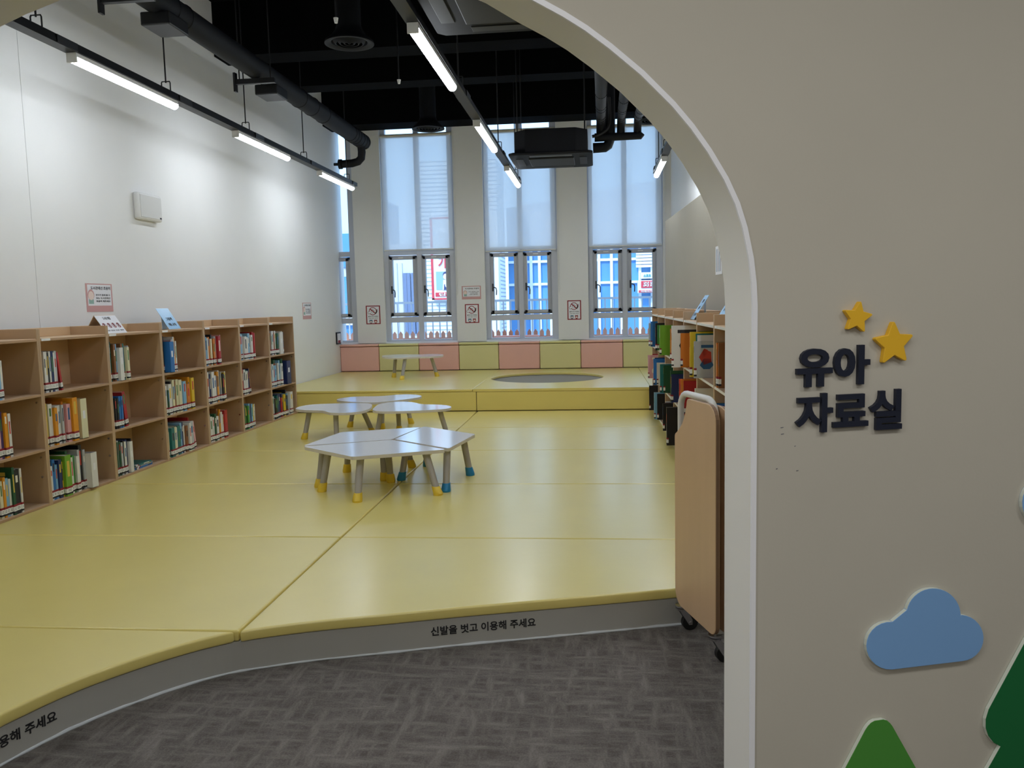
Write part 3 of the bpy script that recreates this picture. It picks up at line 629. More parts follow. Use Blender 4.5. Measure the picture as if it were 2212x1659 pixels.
def fill(rows, place, along, grp, wall, end):
    for (u, tier), row in rows.items():
        y = .0235
        toks = row.split()
        if wall == 'white-wall':
            rg = random.Random(u*10+tier); tot = lambda: sum(float(k_[1:].split('.')[0])/1000+.0022 for k_ in toks); L_ = row_end(u, tier)-y
            if u == 0: y += max(0, L_-tot()*1.5); L_ = min(L_, tot()*1.5)
            plain = [k_ for k_ in toks if not set(k_) & set('*#/')]
            while L_/tot() > (1.62 if u < 4 else 2.1) and len(toks) < 14: toks.insert(rg.randrange(0, max(1, len(toks)-2)), rg.choice(plain))
            kk = max(.8, L_/tot()); toks = [k_[0]+str(round(float(k_[1:].split('.')[0])*kk))+k_[k_.index('.'):] for k_ in toks]
        for n, tk in enumerate(toks):
            art = '*' in tk; bx = '#' in tk; ln = '/' in tk; tk = tk.strip('*#/'); code = tk[0]; t, h, p = tk[1:].split('.'); t = float(t)/1000; h = float(h)/100; p = float(p)/100
            d = .20+.03*((n*7+u) % 3)/2 if not bx else .25
            if h > .30: d = max(d, .23)
            h = min(h, TZ[tier][1]-TZ[tier][0]-.012)
            lean = math.radians(7) if ln else 0
            if ln: y += h*math.sin(lean)+.001
            kind = 'box_file' if bx else 'book'
            lb = f"{ADJ(t, h)}{PAL[code][0]} {'box file' if bx else 'book'}, {ordw(n)} from {end} end, {TN[tier]} shelf, {ordw(u)} {wall} bookcase"
            book(code, t, h, d, place(u, y, TZ[tier][0]+.0005, -.022+p+random.uniform(-.004, .004)), lb, grp, art=(u*100+tier*10+n+1) if art else 0, lab=not bx, lean=lean, kind=kind)
            y += t/max(.2, math.cos(lean))+.0022
fill(LB, lambda u, y, z, p: ((XF+p, YL0+u*UW+y, z), 0), 1, 'books along the white wall', 'white-wall', 'arch')
# flat books on the third bookcase
for i, (cde, th_, off) in enumerate((('B', .014, 0), ('G', .010, .01), ('T', .012, -.012))):
    zz = TZ[0][0]+.001+sum((.014, .010, .012)[:i])+.0005*i
    o = book(cde, th_, .26, .19, ((XF-.03, YL0+2*UW+.30+off, zz), 0), ['blue book lying flat at the bottom of three, third white-wall bookcase', 'grey book lying flat in the middle of three, third white-wall bookcase', 'teal book lying flat on two others, third white-wall bookcase'][i], 'flat books on the third wall bookcase')
    o.rotation_euler = (-PI/2, 0, 0); o.location.z = zz+th_
RB = {
 (0, 2): 'T16.27.0 R20.28.1 K14.27.0 A18.26.5 X24.27.7* W16.26.2 B40.29.5', (0, 1): 'W20.27.0 L14.25.1 W20.27.2 R22.28.3 W16.25.4 P34.27.8*', (0, 0): 'O20.26.1 K24.28.2 U16.26.3 W20.28.5 X28.26.6 K14.29.7',
 (1, 2): 'W20.28.1 K20.28.2 G24.28.3 N20.29.5 W16.26.3 K18.29.6 E16.27.4', (1, 1): 'D16.25.0 W26.27.2 R18.28.4 N30.29.7 B30.28.8 W20.24.5', (1, 0): 'W22.26.1 K24.27.2 X14.26.3 S40.29.8* U16.25.4 K12.28.5',
 (2, 2): 'K26.28.2 C18.26.3 W24.28.5 W14.25.4 F22.28.6 L40.29.9', (2, 1): 'W18.27.1 W20.28.2 N20.27.4 S20.26.3 T30.28.8 D14.27.5', (2, 0): 'V18.26.1 W20.28.2 N16.27.3 W26.26.5 U14.27.4 K20.27.6',
 (3, 2): 'N16.27.2 W18.26.3 K14.27.4 G20.28.3 O22.28.6 C28.27.5*', (3, 1): 'C18.26.2 W16.27.1 A18.27.3 V16.27.4 D22.28.6 N14.25.5', (3, 0): 'B22.27.2 W16.26.1 K20.27.3 N26.28.5 B20.24.6 D24.33.9 K34.34.10',
 (4, 2): 'W18.26.2 D20.27.4 W14.25.3 W20.33.13* O14.27.6', (4, 1): 'O20.26.3 A22.27.4 K14.27.5 V18.26.4 F24.28.7 O28.28.6 R20.27.4', (4, 0): 'W18.26.0 N16.26.2 B18.25.3',
 (5, 2): 'D14.31.1 O30.29.2 W14.28.3 N10.28.3 C24.28.3 C14.27.4 Y22.31.9* T14.30.5/ W10.29.5 X20.25.7*', (5, 1): 'R18.27.1 W30.28.4#', (5, 0): 'U20.26.0 G16.26.0',
 (6, 2): 'C14.26.1 D10.27.1 K10.27.2 E12.27.1 O16.27.2 O14.26.2 U20.27.1', (6, 1): 'Y12.26.0 D34.27.4 K10.27.5/ B14.28.6/ F16.27.6/', (6, 0): 'K20.26.0 W16.25.0',
}
def placeR(u, y, z, p):
    yw = 9.745-u*UW; c = Vector((RX(yw), yw, z)); lx = Matrix.Rotation(PI+RA, 4, 'Z')
    return (tuple(c+lx @ Vector((p, y, 0))), PI+RA)
fill(RB, placeR, -1, 'books along the partition', 'partition', 'window')

# ------------------------------------------------------------------ partition behind the cart-side bookcases
q0 = at(1437, 478, z=None, plane=(Vector((.917, 11.01, 0)), Vector((0, 1, 0)))); q1 = at(1520, 415, z=q0.z)
dpn = (Vector((q1.x-q0.x, q1.y-q0.y, 0))).normalized(); npn = Vector((-dpn.y, dpn.x, 0)); npn = npn if npn.x > 0 else -npn
qa = Vector((q0.x, q0.y, 0)); Lp = (qa.y-2.75)/-dpn.y; qb = qa+dpn*Lp
pt = MB().flat([tuple(qa)[:2], tuple(qb)[:2], tuple(qb+npn*.09)[:2], tuple(qa+npn*.09)[:2]], 0, q0.z).build('partition_wall', 'wall_partition', bevel=.004)
pt.location = (0, 0, 0); struct(pt)

# ------------------------------------------------------------------ writing tables
def leg(t, foot, top, cap, r0=.026, r1=.024):
    f, tp = Vector(foot), Vector(top); d = (tp-f).normalized(); fz = f.z
    lg = MB(); lg.frus(f+d*.05, tp, r1, r0, 18); o = lg.build('leg', 'leg_grey', t, smooth=True)
    c = MB(); n = 18; a = Vector((1, 0, 0)); b = Vector((0, 1, 0)); ax = d.orthogonal().normalized(); bx = d.cross(ax)
    base = [f+Vector((math.cos(2*PI*i/n)*.033, math.sin(2*PI*i/n)*.033, .0)) for i in range(n)]; mid = [f+Vector((math.cos(2*PI*i/n)*.0345, math.sin(2*PI*i/n)*.0345, .012)) for i in range(n)]
    top_ = [f+d*.064+Vector((math.cos(2*PI*i/n)*.0285, math.sin(2*PI*i/n)*.0285, 0)) for i in range(n)]
    vs = base+mid+top_; c.add(vs, [[r*n+i, r*n+(i+1) % n, (r+1)*n+(i+1) % n, (r+1)*n+i] for r in range(2) for i in range(n)]+[list(range(n))[::-1], [2*n+i for i in range(n)]])
    c.build('foot_cap', cap, o, smooth=True)
def table(outline, z, feet, label, grp, cap='cap_yellow', base=0, inset=.09, tops=None):
    cx = sum(p[0] for p in outline)/len(outline); cy = sum(p[1] for p in outline)/len(outline)
    t = thing('writing_table', label, 'table', (cx, cy, base), 0, grp)
    MB().flat(outline, z-.024, z-.0015, side=1).build('tabletop', ['table_white', 'table_edge'], t, bevel=.0)
    MB().flat([(cx+(x-cx)*.995, cy+(y-cy)*.995) for x, y in outline], z-.0015, z).build('laminate', 'table_white', t)
    for i, f in enumerate(feet):
        tp = tops[i] if tops else None
        if tp is None:
            d = Vector((cx-f[0], cy-f[1])); tp = (f[0]+d.x*.22, f[1]+d.y*.22)
        leg(t, (f[0], f[1], base), (tp[0], tp[1], z-.024), cap)
def rhomb(v, r=.03):
    out = []; k = len(v)
    for i in range(k):
        p = Vector(v[i]); a = (Vector(v[i-1])-p).normalized(); b = (Vector(v[(i+1) % k])-p).normalized()
        s, e_ = p+a*r, p+b*r
        for q in range(5): u = q/4; out.append(tuple(s*(1-u)**2+p*2*u*(1-u)+e_*u*u))
    return out
QM = 'white diamond tables pushed into a hexagon'
table(rhomb([(-2.137, 5.672), (-1.642, 5.262), (-1.052, 5.525), (-1.543, 5.943)]), .30, [(-1.96, 5.53), (-1.611, 5.228), (-1.10, 5.43), (-1.535, 5.835)], 'white diamond table facing the step, pinkish in the lamp light, yellow foot caps', QM,
      tops=[(-1.93, 5.62), (-1.62, 5.37), (-1.20, 5.53), (-1.55, 5.83)])
table(rhomb([(-2.150, 5.704), (-2.063, 6.325), (-1.452, 6.572), (-1.552, 5.960)]), .30, [(-2.03, 5.67), (-1.985, 6.20), (-1.50, 6.38), (-1.60, 5.895)], 'white diamond table towards the wall bookcases in the hexagon, yellow foot caps', QM,
      tops=[(-2.02, 5.77), (-1.97, 6.22), (-1.56, 6.40), (-1.64, 6.02)])
table(rhomb([(-1.533, 5.972), (-1.441, 6.603), (-.943, 6.187), (-1.040, 5.560)]), .30, [(-1.472, 5.90), (-1.385, 6.42), (-.975, 6.07), (-1.062, 5.525)], 'white diamond table with blue foot caps', QM, 'cap_blue',
      tops=[(-1.44, 6.0), (-1.38, 6.45), (-1.03, 6.12), (-1.07, 5.66)])
QR = 'white rounded tables grouped in a trefoil'
LT = [(-3.02, 7.86), (-3.04, 8.02), (-2.99, 8.17), (-2.85, 8.24), (-2.66, 8.27), (-2.50, 8.28), (-2.37, 8.23), (-2.305, 8.12), (-2.262, 7.94), (-2.245, 7.75), (-2.27, 7.60), (-2.35, 7.52), (-2.45, 7.50), (-2.55, 7.53), (-2.62, 7.61), (-2.69, 7.69), (-2.79, 7.72), (-2.92, 7.76)]
RT = [(-2.19, 7.73), (-2.22, 7.91), (-2.24, 8.10), (-2.215, 8.25), (-2.12, 8.35), (-1.98, 8.34), (-1.88, 8.25), (-1.81, 8.15), (-1.73, 8.10), (-1.61, 8.07), (-1.50, 8.0), (-1.435, 7.88), (-1.45, 7.75), (-1.56, 7.67), (-1.75, 7.61), (-1.98, 7.58), (-2.12, 7.62)]
BT = [(-2.84, 8.62), (-2.83, 8.75), (-2.75, 8.85), (-2.63, 8.89), (-2.49, 8.89), (-2.38, 8.93), (-2.28, 9.02), (-2.16, 9.05), (-2.04, 9.0), (-1.95, 8.88), (-1.95, 8.75), (-2.02, 8.62), (-2.13, 8.48), (-2.25, 8.36), (-2.34, 8.32), (-2.44, 8.33), (-2.57, 8.37), (-2.74, 8.48)]
table(spline(LT, 4, True), .30, [(-2.92, 7.80), (-2.515, 7.58), (-2.31, 8.14)], 'white rounded peanut-shaped table on the wall-bookcase side of the trefoil', QR, tops=[(-2.88, 7.87), (-2.54, 7.66), (-2.40, 8.07)])
table(spline(RT, 4, True), .30, [(-2.17, 7.74), (-2.06, 8.25), (-1.47, 7.83)], 'white rounded peanut-shaped table on the partition side of the trefoil', QR, tops=[(-2.12, 7.78), (-2.05, 8.18), (-1.55, 7.86)])
table(spline(BT, 4, True), .30, [(-2.69, 8.58), (-2.29, 8.42), (-2.06, 8.80)], 'white rounded peanut-shaped table at the platform side of the trefoil', QR, tops=[(-2.65, 8.65), (-2.3, 8.50), (-2.12, 8.82)])
T0 = [(-3.17, 11.80), (-3.14, 11.98), (-3.03, 12.09), (-2.88, 12.09), (-2.76, 12.03), (-2.64, 12.01), (-2.52, 12.05), (-2.40, 12.04), (-2.29, 11.93), (-2.235, 11.75), (-2.25, 11.57), (-2.35, 11.45), (-2.48, 11.44), (-2.62, 11.40), (-2.76, 11.31), (-2.90, 11.33), (-3.05, 11.50)]
table(spline(T0, 4, True), .575, [(-2.95, 11.61), (-2.74, 11.23), (-2.32, 11.66)], 'lone white rounded table standing on the upper platform', 'white rounded tables', base=PT, tops=[(-2.93, 11.66), (-2.73, 11.42), (-2.40, 11.68)])

# ------------------------------------------------------------------ cart parked behind the arch
cc = Vector((.413, 3.584, 0)); ct = thing('mobile_table', 'folded wooden-topped table on a white tube frame with casters, parked by the arch', 'folding table', (cc.x, cc.y, -FL), 0)
def cp(w, z, d): return cc+NV*w+UP*z+DV*d
def arc(cx, cz, r, a0, a1, n=6): return [(cx+r*math.cos(math.radians(a0+(a1-a0)*i/n)), cz+r*math.sin(math.radians(a0+(a1-a0)*i/n))) for i in range(n+1)]
pan = arc(-.178, -.075, .045, 180, 270)+arc(.13, -.045, .07, 270, 360)+[(.2, .66)]+arc(.178, .672, .022, 0, 80, 4)+[(.150, .715), (.115, .745), (.085, .79), (.068, .835)]+arc(.045, .842, .022, 10, 90, 4)+arc(-.145, .786, .078, 90, 180)
pan = [(.942*w-.191, 1.3-(1.3-z)*.942) for w, z in pan]
MB().prism(pan, cc, NV, UP, DV, -.086, -.066, side=1).build('table_panel', ['panel_wood', 'panel_edge'], ct, bevel=.003)
fr = MB(); zt_ = .885; DT = -.049; tw = lambda w: .9667*w-.1097; tz = lambda z: 1.3-(1.3-z)*.9667
loop = [(-.222, -.08), (-.222, .74)]+arc(-.152, zt_-.07, .07, 180, 90)+arc(.058, zt_-.07, .07, 90, 0)+[(.128, .70), (.128, -.08)]
loop = [(tw(w), max(tz(z), -.060)) for w, z in loop]; wA, wB = loop[0][0], loop[-1][0]
fr.tube([cp(w, z, DT) for w, z in loop], .014, 14); fr.tube([cp(wA, .10, DT), cp(wB, .10, DT)], .012, 10)
for w in (wA, wB): fr.tube([cp(w, -.047, DT), cp(w, -.047, .42)], .013, 10)
fr.build('tube_frame', 'tube_white', ct, smooth=True)
MB().prism([(a*.98-.002, b*.985) for a, b in pan], cc, NV, UP, DV, -.030, -.012, side=1).build('table_panel', ['panel_wood', 'panel_edge'], ct, bevel=.003)
for w, d in ((wA, DT), (wB, DT), (wA, .38), (wB, .38)):
    a = MB(); a.frus(cp(w, -.064, d), cp(w, -.057, d), .028, .028, 20); a.frus(cp(w, -.078, d), cp(w, -.068, d), .024, .028, 20)
    e1, e2 = cp(w, 0, d), DV; k2 = Vector((.955, -.296, 0))       # casters swivelled sideways
    for sgn in (-1, 1): a.prism([(-.016, -.074), (.018, -.074), (.046, -.125), (.046, -.148), (.030, -.148)], e1, DV, UP, NV, sgn*.015-.0015, sgn*.015+.0015)
    a.frus(e1+DV*.038-NV*.02+UP*-.138, e1+DV*.038+NV*.02+UP*-.138, .006, .006, 10); o = a.build('caster', 'chrome', ct, smooth=True)
    MB().frus(e1+DV*.038-NV*.012+UP*-.138, e1+DV*.038+NV*.012+UP*-.138, .036, .036, 22).build('wheel', 'rubber_black', o, smooth=True)

# ------------------------------------------------------------------ notices
def poster(o, u, v, n, kind, label, grp, depth=.002):
    """flat sheet: o lower corner, u width, v height, n towards the room"""
    o, u, v, n = map(Vector, (o, u, v, n)); t = MB()
    mats = ['paper', 'ink_red', 'ink_black', 'ink_pink', 'ink_blue', 'ink_skin', 'ink_teal', 'ink_grey']
    def r(a, b, c, d, mi, e=0): t.prism([(a, c), (b, c), (b, d), (a, d)], o, u, v, n, depth+e, depth+e+.0003, mi=mi)
    def disc(cx, cy, R, mi, e, n_=18, asp=None):
        asp = u.length/v.length if asp is None else asp
        t.prism([(cx+R*math.cos(2*PI*i/n_), cy+R*asp*math.sin(2*PI*i/n_)) for i in range(n_)], o, u, v, n, depth+e, depth+e+.0003, mi=mi)
    def tx(s, a, b, c, d, mi=2, bold=.02, e=.0008): write(t, s, o+u*a+v*c+n*(depth+e), u*(b-a), v*(d-c), n.normalized(), .0004, bold, mi=mi)
    t.prism([(0, 0), (1, 0), (1, 1), (0, 1)], o, u, v, n, 0, depth, mi=1 if kind == 'red' else 3 if kind in ('pinkw', 'pinkt') else 0)
    asp = u.length/v.length
    if kind == 'red':
        r(.075, .925, .05, .95, 0); disc(.48, .70, .27, 1, .0004, 24); disc(.48, .70, .225, 0, .0008, 24); disc(.47, .69, .12, 2, .0010, 12); disc(.47, .685, .10, 0, .0012, 12)
        t.prism([(.28, .80), (.33, .84), (.68, .60), (.63, .565)], o, u, v, n, depth+.0014, depth+.0018, mi=1)
        t.prism([(.62, .60), (.70, .55), (.80, .66), (.80, .80), (.75, .80), (.74, .68)], o, u, v, n, depth+.0010, depth+.0013, mi=2)
        disc(.22, .62, .10, 2, .0004, 14); disc(.22, .62, .08, 0, .0006, 14)
        tx('올라가지 마세요', .15, .85, .385, .455, bold=.02); tx('다칠 위험이 있어요', .18, .83, .305, .345, bold=.02)
        for cx, mi in ((.33, 4), (.66, 1)):
            disc(cx, .15, .11, mi, .0004, 16); disc(cx, .13, .07, 5, .0008, 14)
            for s in (-1, 1): t.prism([(cx+s*.10, .19), (cx+s*.04, .215), (cx+s*.10, .255)], o, u, v, n, depth+.0004, depth+.0007, mi=mi); disc(cx+s*.025, .135, .009, 2, .0012, 8)
            r(cx-.07, cx+.07, .05, .09, mi, .0004)
    elif kind == 'pinkw':
        r(.06, .95, .20, .94, 0); tx('도서관에선 조용히', .18, .90, .74, .86, bold=.02)
        disc(.18, .52, .10, 3, .0005); disc(.18, .50, .085, 5, .0008); r(.11, .26, .24, .40, 6, .0005)
        tx('친구가 함께 볼 수 있는', .36, .90, .53, .60, bold=.02); tx('도서관의 자료를', .45, .82, .44, .50, bold=.02); tx('소중히 다뤄주세요', .40, .84, .33, .40, bold=.02)
    elif kind == 'pinkt':
        r(.06, .95, .22, .96, 0); tx('도서관에선 조용히', .18, .92, .78, .90, bold=.02)
        disc(.18, .60, .12, 3, .0005); disc(.18, .57, .10, 5, .0008); r(.09, .27, .28, .44, 6, .0005)
        for i, s in enumerate(('친구가 함께 볼 수', '있는 도서관에선', '조용히 해주세요')): tx(s, .36, .90, .56-.11*i, .63-.11*i, bold=.02)
    elif kind == 'white':
        for i in range(4): r(.15+.2*i, .22+.2*i, .1, .9, 7 if i % 2 else 4)
    tag(t.build('wall_poster', mats), label, 'poster', grp)
GP = 'printed notices taped to the walls'
pa = at(188, 674, x=XL); pb = at(245, 676, x=XL); ptp = at(190, 612, x=XL)
poster((XL, pa.y, pa.z), (0, pb.y-pa.y, 0), (0, 0, ptp.z-pa.z), (1, 0, 0), 'pinkt', 'pink quiet-please notice in a glossy sleeve above the third wall bookcase', GP)
pa = at(654.5, 690, x=XL); pb = at(673, 690, x=XL); ptp = at(655, 654, x=XL)
poster((XL, pa.y, pa.z), (0, pb.y-pa.y, 0), (0, 0, ptp.z-pa.z), (1, 0, 0), 'pinkt', 'small pink notice on the white wall past the last bookcase', GP)
for (ax, ay, bx, by), l in (((790.6, 659.8, 820.8, 700.6), 'red-bordered no-climbing notice on the pier nearest the corner window'), ((1004.3, 656.5, 1034.2, 698), 'red-bordered no-climbing notice under the pink landscape notice'), ((1225, 648.3, 1255, 691), 'red-bordered no-climbing notice on the pier beside the partition-side window')):
    a = at(ax+1, by, y=YB); b = at(bx, ay, y=YB); poster((a.x, YB, a.z), (b.x-a.x, 0, 0), (0, 0, b.z-a.z), (0, -1, 0), 'red', l, GP)
a = at(998, 647, y=YB); b = at(1038.5, 617, y=YB); poster((a.x, YB, a.z), (b.x-a.x, 0, 0), (0, 0, b.z-a.z), (0, -1, 0), 'pinkw', 'pink landscape quiet-please notice on the pier between two windows', GP)
pA = at(1546, 594, plane=(qa, npn)); pB = at(1560, 592, plane=(qa, npn)); pC = at(1546.5, 533, plane=(qa, npn))
poster((pA.x, pA.y, pA.z), (pB.x-pA.x, pB.y-pA.y, 0), (0, 0, pC.z-pA.z), tuple(-npn), 'white', 'glossy white notice on the beige partition, reflecting the windows', GP)
fa, fb = at(726, 744, x=XL), at(733.5, 745, x=XL)
fr_ = thing('framed_notice', 'small black framed notice at the corner beside the first pink cushion', 'frame', (XL, fa.y, fa.z))
box('frame', 'ink_black', (XL, XL+.02, fa.y, fa.y+.20, fa.z, fa.z+.19), fr_); MB().box(XL+.02, XL+.022, fa.y+.02, fa.y+.18, fa.z+.02, fa.z+.17).build('sheet', 'paper', fr_); MB().box(XL+.0222, XL+.023, fa.y+.04, fa.y+.16, fa.z+.02, fa.z+.06).build('red_band', 'ink_red', fr_)
# wall speaker
s0, s1 = at(297, 471, x=XL+.06), at(349, 425, x=XL+.06)
sp = thing('wall_speaker', 'white square speaker box on the white wall under the light track', 'speaker', (XL, (s0.y+s1.y)/2, (s0.z+s1.z)/2))
MB().box(XL, XL+.06, s0.y+.04, s1.y, s0.z, s1.z).build('speaker_body', 'white_plastic', sp, bevel=.02, seg=3, smooth=True)
MB().box(XL+.057, XL+.064, s0.y+.06, s1.y-.02, s0.z+.02, s1.z-.02).build('grille', C('speaker_grille', '#d2d2d0', rough=.7), sp, bevel=.004); MB().box(XL+.064, XL+.0645, s1.y-.06, s1.y-.03, s0.z+.025, s0.z+.04).build('badge', 'ink_black', sp)
# tent notice on the third wall bookcase
y0, y1 = YL0+2*UW-.05, YL0+2*UW+.27; zt0 = 1.14; t = thing('tent_notice', 'white folded card with four prohibition signs on the third wall bookcase', 'notice', (XF-.1, (y0+y1)/2, zt0))
y0 = YL0+2*UW+.02; y1 = y0+.27
A_, B_, C_ = Vector((XF-.01, y0, zt0+.002)), Vector((XF-.11, y0, zt0+.145)), Vector((XF-.20, y0, zt0+.002)); U_ = Vector((0, y1-y0, 0))
cdm = MB(); n1 = (B_-A_).cross(U_).normalized(); n1 = n1 if n1.x > 0 else -n1
cdm.prism([(0, 0), (1, 0), (1, 1), (0, 1)], A_, U_, B_-A_, n1, -.003, 0); n2 = (B_-C_).cross(U_).normalized(); n2 = n2 if n2.x < 0 else -n2
cdm.prism([(0, 0), (1, 0), (1, 1), (0, 1)], C_, U_, B_-C_, n2, -.003, 0, mi=1); cdm.build('card', ['paper', 'birch_light'], t)
V_ = B_-A_; pr = MB(); write(pr, '도서관 예절', A_+U_*.30+V_*.74+n1*.0004, U_*.36, V_*.15, n1, .0004, .02, mi=0)
for i in range(4):
    c = .16+.225*i; asp = U_.length/V_.length
    outr = [(c+.088*math.cos(2*PI*j/20), .43+.088*asp*math.sin(2*PI*j/20)) for j in range(20)]; innr = [(c+.068*math.cos(2*PI*j/20), .43+.068*asp*math.sin(2*PI*j/20)) for j in range(20)]
    pr.prism(outr, A_, U_, V_, n1, .0003, .0006, mi=1); pr.prism(innr, A_, U_, V_, n1, .0006, .0009, mi=2)
    pr.prism([(c-.03, .36), (c+.03, .36), (c+.035, .48), (c, .56), (c-.035, .48)], A_, U_, V_, n1, .0009, .0012, mi=0)
    pr.prism([(c-.065, .52), (c-.05, .56), (c+.065, .34), (c+.05, .30)], A_, U_, V_, n1, .0012, .0015, mi=1)
    write(pr, ['뛰지 않기', '음식 금지', '낙서 금지', '떠들지 않기'][i], A_+U_*(c-.085)+V_*.12+n1*.0004, U_*.17, V_*.07, n1, .0004, .02, mi=0)
pr.build('print', ['ink_black', 'ink_red', 'paper'], t)
# slanted acrylic signs
def slant(P, rz, label, lines, m):
    t = thing('acrylic_sign', label, 'sign', P, rz, 'slanted acrylic signs on the bookcases')
    a = MB(); T = Matrix.Translation((-.02, 0, .003)) @ Matrix.Rotation(math.radians(-32), 4, 'Y')
    a.box(-.003, 0, 0, .21, 0, .22, T); a.build('sign_plate', m, t, world=False, bevel=.002)
    b = MB(); b.box(-.135, -.12, .02, .19, 0, .003); b.box(-.123, -.120, .06, .15, 0, .16); b.build('prop', C('acrylic', '#d5dde2', rough=.2), t, world=False)
    w_ = MB(); o = T @ Vector((.0004, 0, 0)); uu = (T.to_3x3() @ Vector((0, 1, 0))); vv = T.to_3x3() @ Vector((0, 0, 1)); nn = T.to_3x3() @ Vector((1, 0, 0))
    for i, (s, wd, zc) in enumerate(lines): write(w_, s, o+uu*(.105-wd/2)+vv*zc, uu*wd, vv*.032, nn, .0005, .03)
    w_.build('lettering', 'ink_black', t, world=False)
slant((XF-.02, YL0+3*UW+.22, 1.1415), 0, 'slanted light blue sign on the fourth wall bookcase', [('그림책', .10, .09), ('책나라', .13, .03)], 'sign_blue')
for yq, l in ((6.62, 'slanted pale sign on the partition-side bookcases, the one nearer the windows'), (5.42, 'slanted pale sign on the partition-side bookcases, the one beside the arch')):
    slant((RX(yq)+.03, yq, 1.1415), PI+RA, l, [('그림책', .10, .15), ('유아', .08, .09), ('도서', .10, .03)], 'sign_blue')

# ------------------------------------------------------------------ raised shapes on the arch wall
def z8(x, y): return ws(1640+x/4.61, 620+y/4.61)
lt = thing('wall_lettering', 'dark navy raised lettering on the beige arch wall below two stars', 'lettering', tuple(wp(.25, .75)))
for ch, (x0, x1, yt, yb) in {'유': (355, 708, 606, 1000), '아': (725, 1078, 572, 978), '자': (347, 710, 1052, 1455), '료': (718, 1062, 1058, 1395), '실': (1077, 1395, 1012, 1415)}.items():
    xm = (x0+x1)/2; s0, _a = z8(x0, yb); s1, _b = z8(x1, yb); _c, zb = z8(xm, yb-8 if ch != '실' else yb); _d, zt = z8(xm, yt+6)
    mb = MB(); write(mb, ch, wp(s0, zb), DV*(s1-s0), UP*(zt-zb), -NV, .010, .035 if ch in '유아' else .03); mb.build('syllable', 'navy', lt)
def star(cx, cy, R, rot, lab):
    s0, z0 = z8(cx, cy); Rm = abs(z8(cx, cy-R)[1]-z0); P = []
    tips = [(Rm*math.sin(rot+2*PI*i/5), Rm*math.cos(rot+2*PI*i/5)) for i in range(5)]; inn = [(Rm*.56*math.sin(rot+2*PI*(i+.5)/5), Rm*.56*math.cos(rot+2*PI*(i+.5)/5)) for i in range(5)]
    for i in range(5):
        p = Vector(tips[i])*1.19; a = Vector(inn[i-1]); b = Vector(inn[i]); sa = p.lerp(a, .30); sb = p.lerp(b, .30)
        for q in range(7): w = q/6; P.append(tuple(sa*(1-w)**2+p*2*w*(1-w)+sb*w*w))
        P.append(tuple(inn[i]))
    o = MB().prism([(s0+a, z0+b) for a, b in P], P0, DV, UP, -NV, 0, .014).build('wall_star', 'star_yellow', bevel=.0015)
    tag(o, lab, 'star', 'yellow stars on the arch wall')
star(952, 303, 148, math.radians(9), 'smaller yellow star on the beige wall, higher of the two'); star(1310, 563, 203, math.radians(-3), 'larger yellow star on the beige wall above the lettering')
def cloud(f, lab):
    P = []
    def ar(cx, cy, r, a0, a1, n=14):
        for i in range(n+1): a = math.radians(a0+(a1-a0)*i/n); P.append((cx+r*math.cos(a), cy+r*math.sin(a)))
    ar(1000, 690, 186, 275, 90-3); ar(1545, 631, 180, 85, -88); P2 = list(P)
    P.clear(); P += P2; ar(1336, 456, 211, 1, -168, 20)
    o = MB().prism([f(*p) for p in P], P0, DV, UP, -NV, 0, .012, side=1).build('wall_cloud', ['cloud_blue', 'edge_pale'], bevel=.0008)
    tag(o, lab, 'cloud cutout', 'blue clouds on the arch wall')
z5 = lambda x, y: ws(1640+x/3.614, 1200+y/3.614)
cloud(z5, 'whole light blue cloud cutout on the beige arch wall'); a0_ = z5(840, 690); b0_ = ws(2207, 1083)
cloud(lambda x, y: tuple(p+q-r for p, q, r in zip(z5(x, y), b0_, a0_)), 'second light blue cloud, cut off by the photo edge above the dark pine')
def fir(P, c, lab, m):
    half_ = [z5(*p) for p in P]; sc_ = c; poly = half_+[(2*sc_-s, z) for s, z in half_[::-1]]
    k_ = thing('wall_tree', lab, 'tree cutout', tuple(wp(sc_, half_[-1][1])), 0, 'green tree cutouts on the arch wall')
    MB().prism(poly, P0, DV, UP, -NV, 0, .012, side=1).build('crown', [m, 'edge_pale'], k_, bevel=.0008)
    zb = half_[-1][1]; MB().prism([(sc_-.02, -FL), (sc_+.02, -FL), (sc_+.02, zb), (sc_-.02, zb)], P0, DV, UP, -NV, 0, .012).build('trunk', 'panel_wood', k_)
fir([(912, 1268), (880, 1272), (850, 1288), (825, 1315), (805, 1345), (640, 1659), (480, 1965), (475, 2000), (500, 2040), (560, 2050)], z5(913, 1268)[0], 'light green rounded fir cutout at the foot of the beige wall', 'tree_green')
fir([(2360, 60), (2330, 80), (2067, 625), (1765, 1185), (1742, 1260), (1742, 1330), (1762, 1390), (1805, 1445), (1858, 1472), (1752, 1659), (1600, 1940), (1605, 2000), (1650, 2040), (1750, 2050)], z5(2362, 60)[0], 'tall dark green pine cutout at the photo edge', 'pine_green')
tag(sc.build('scuff_mark', 'ink_grey'), 'faint grey scuff marks on the beige wall below the lettering', 'mark')

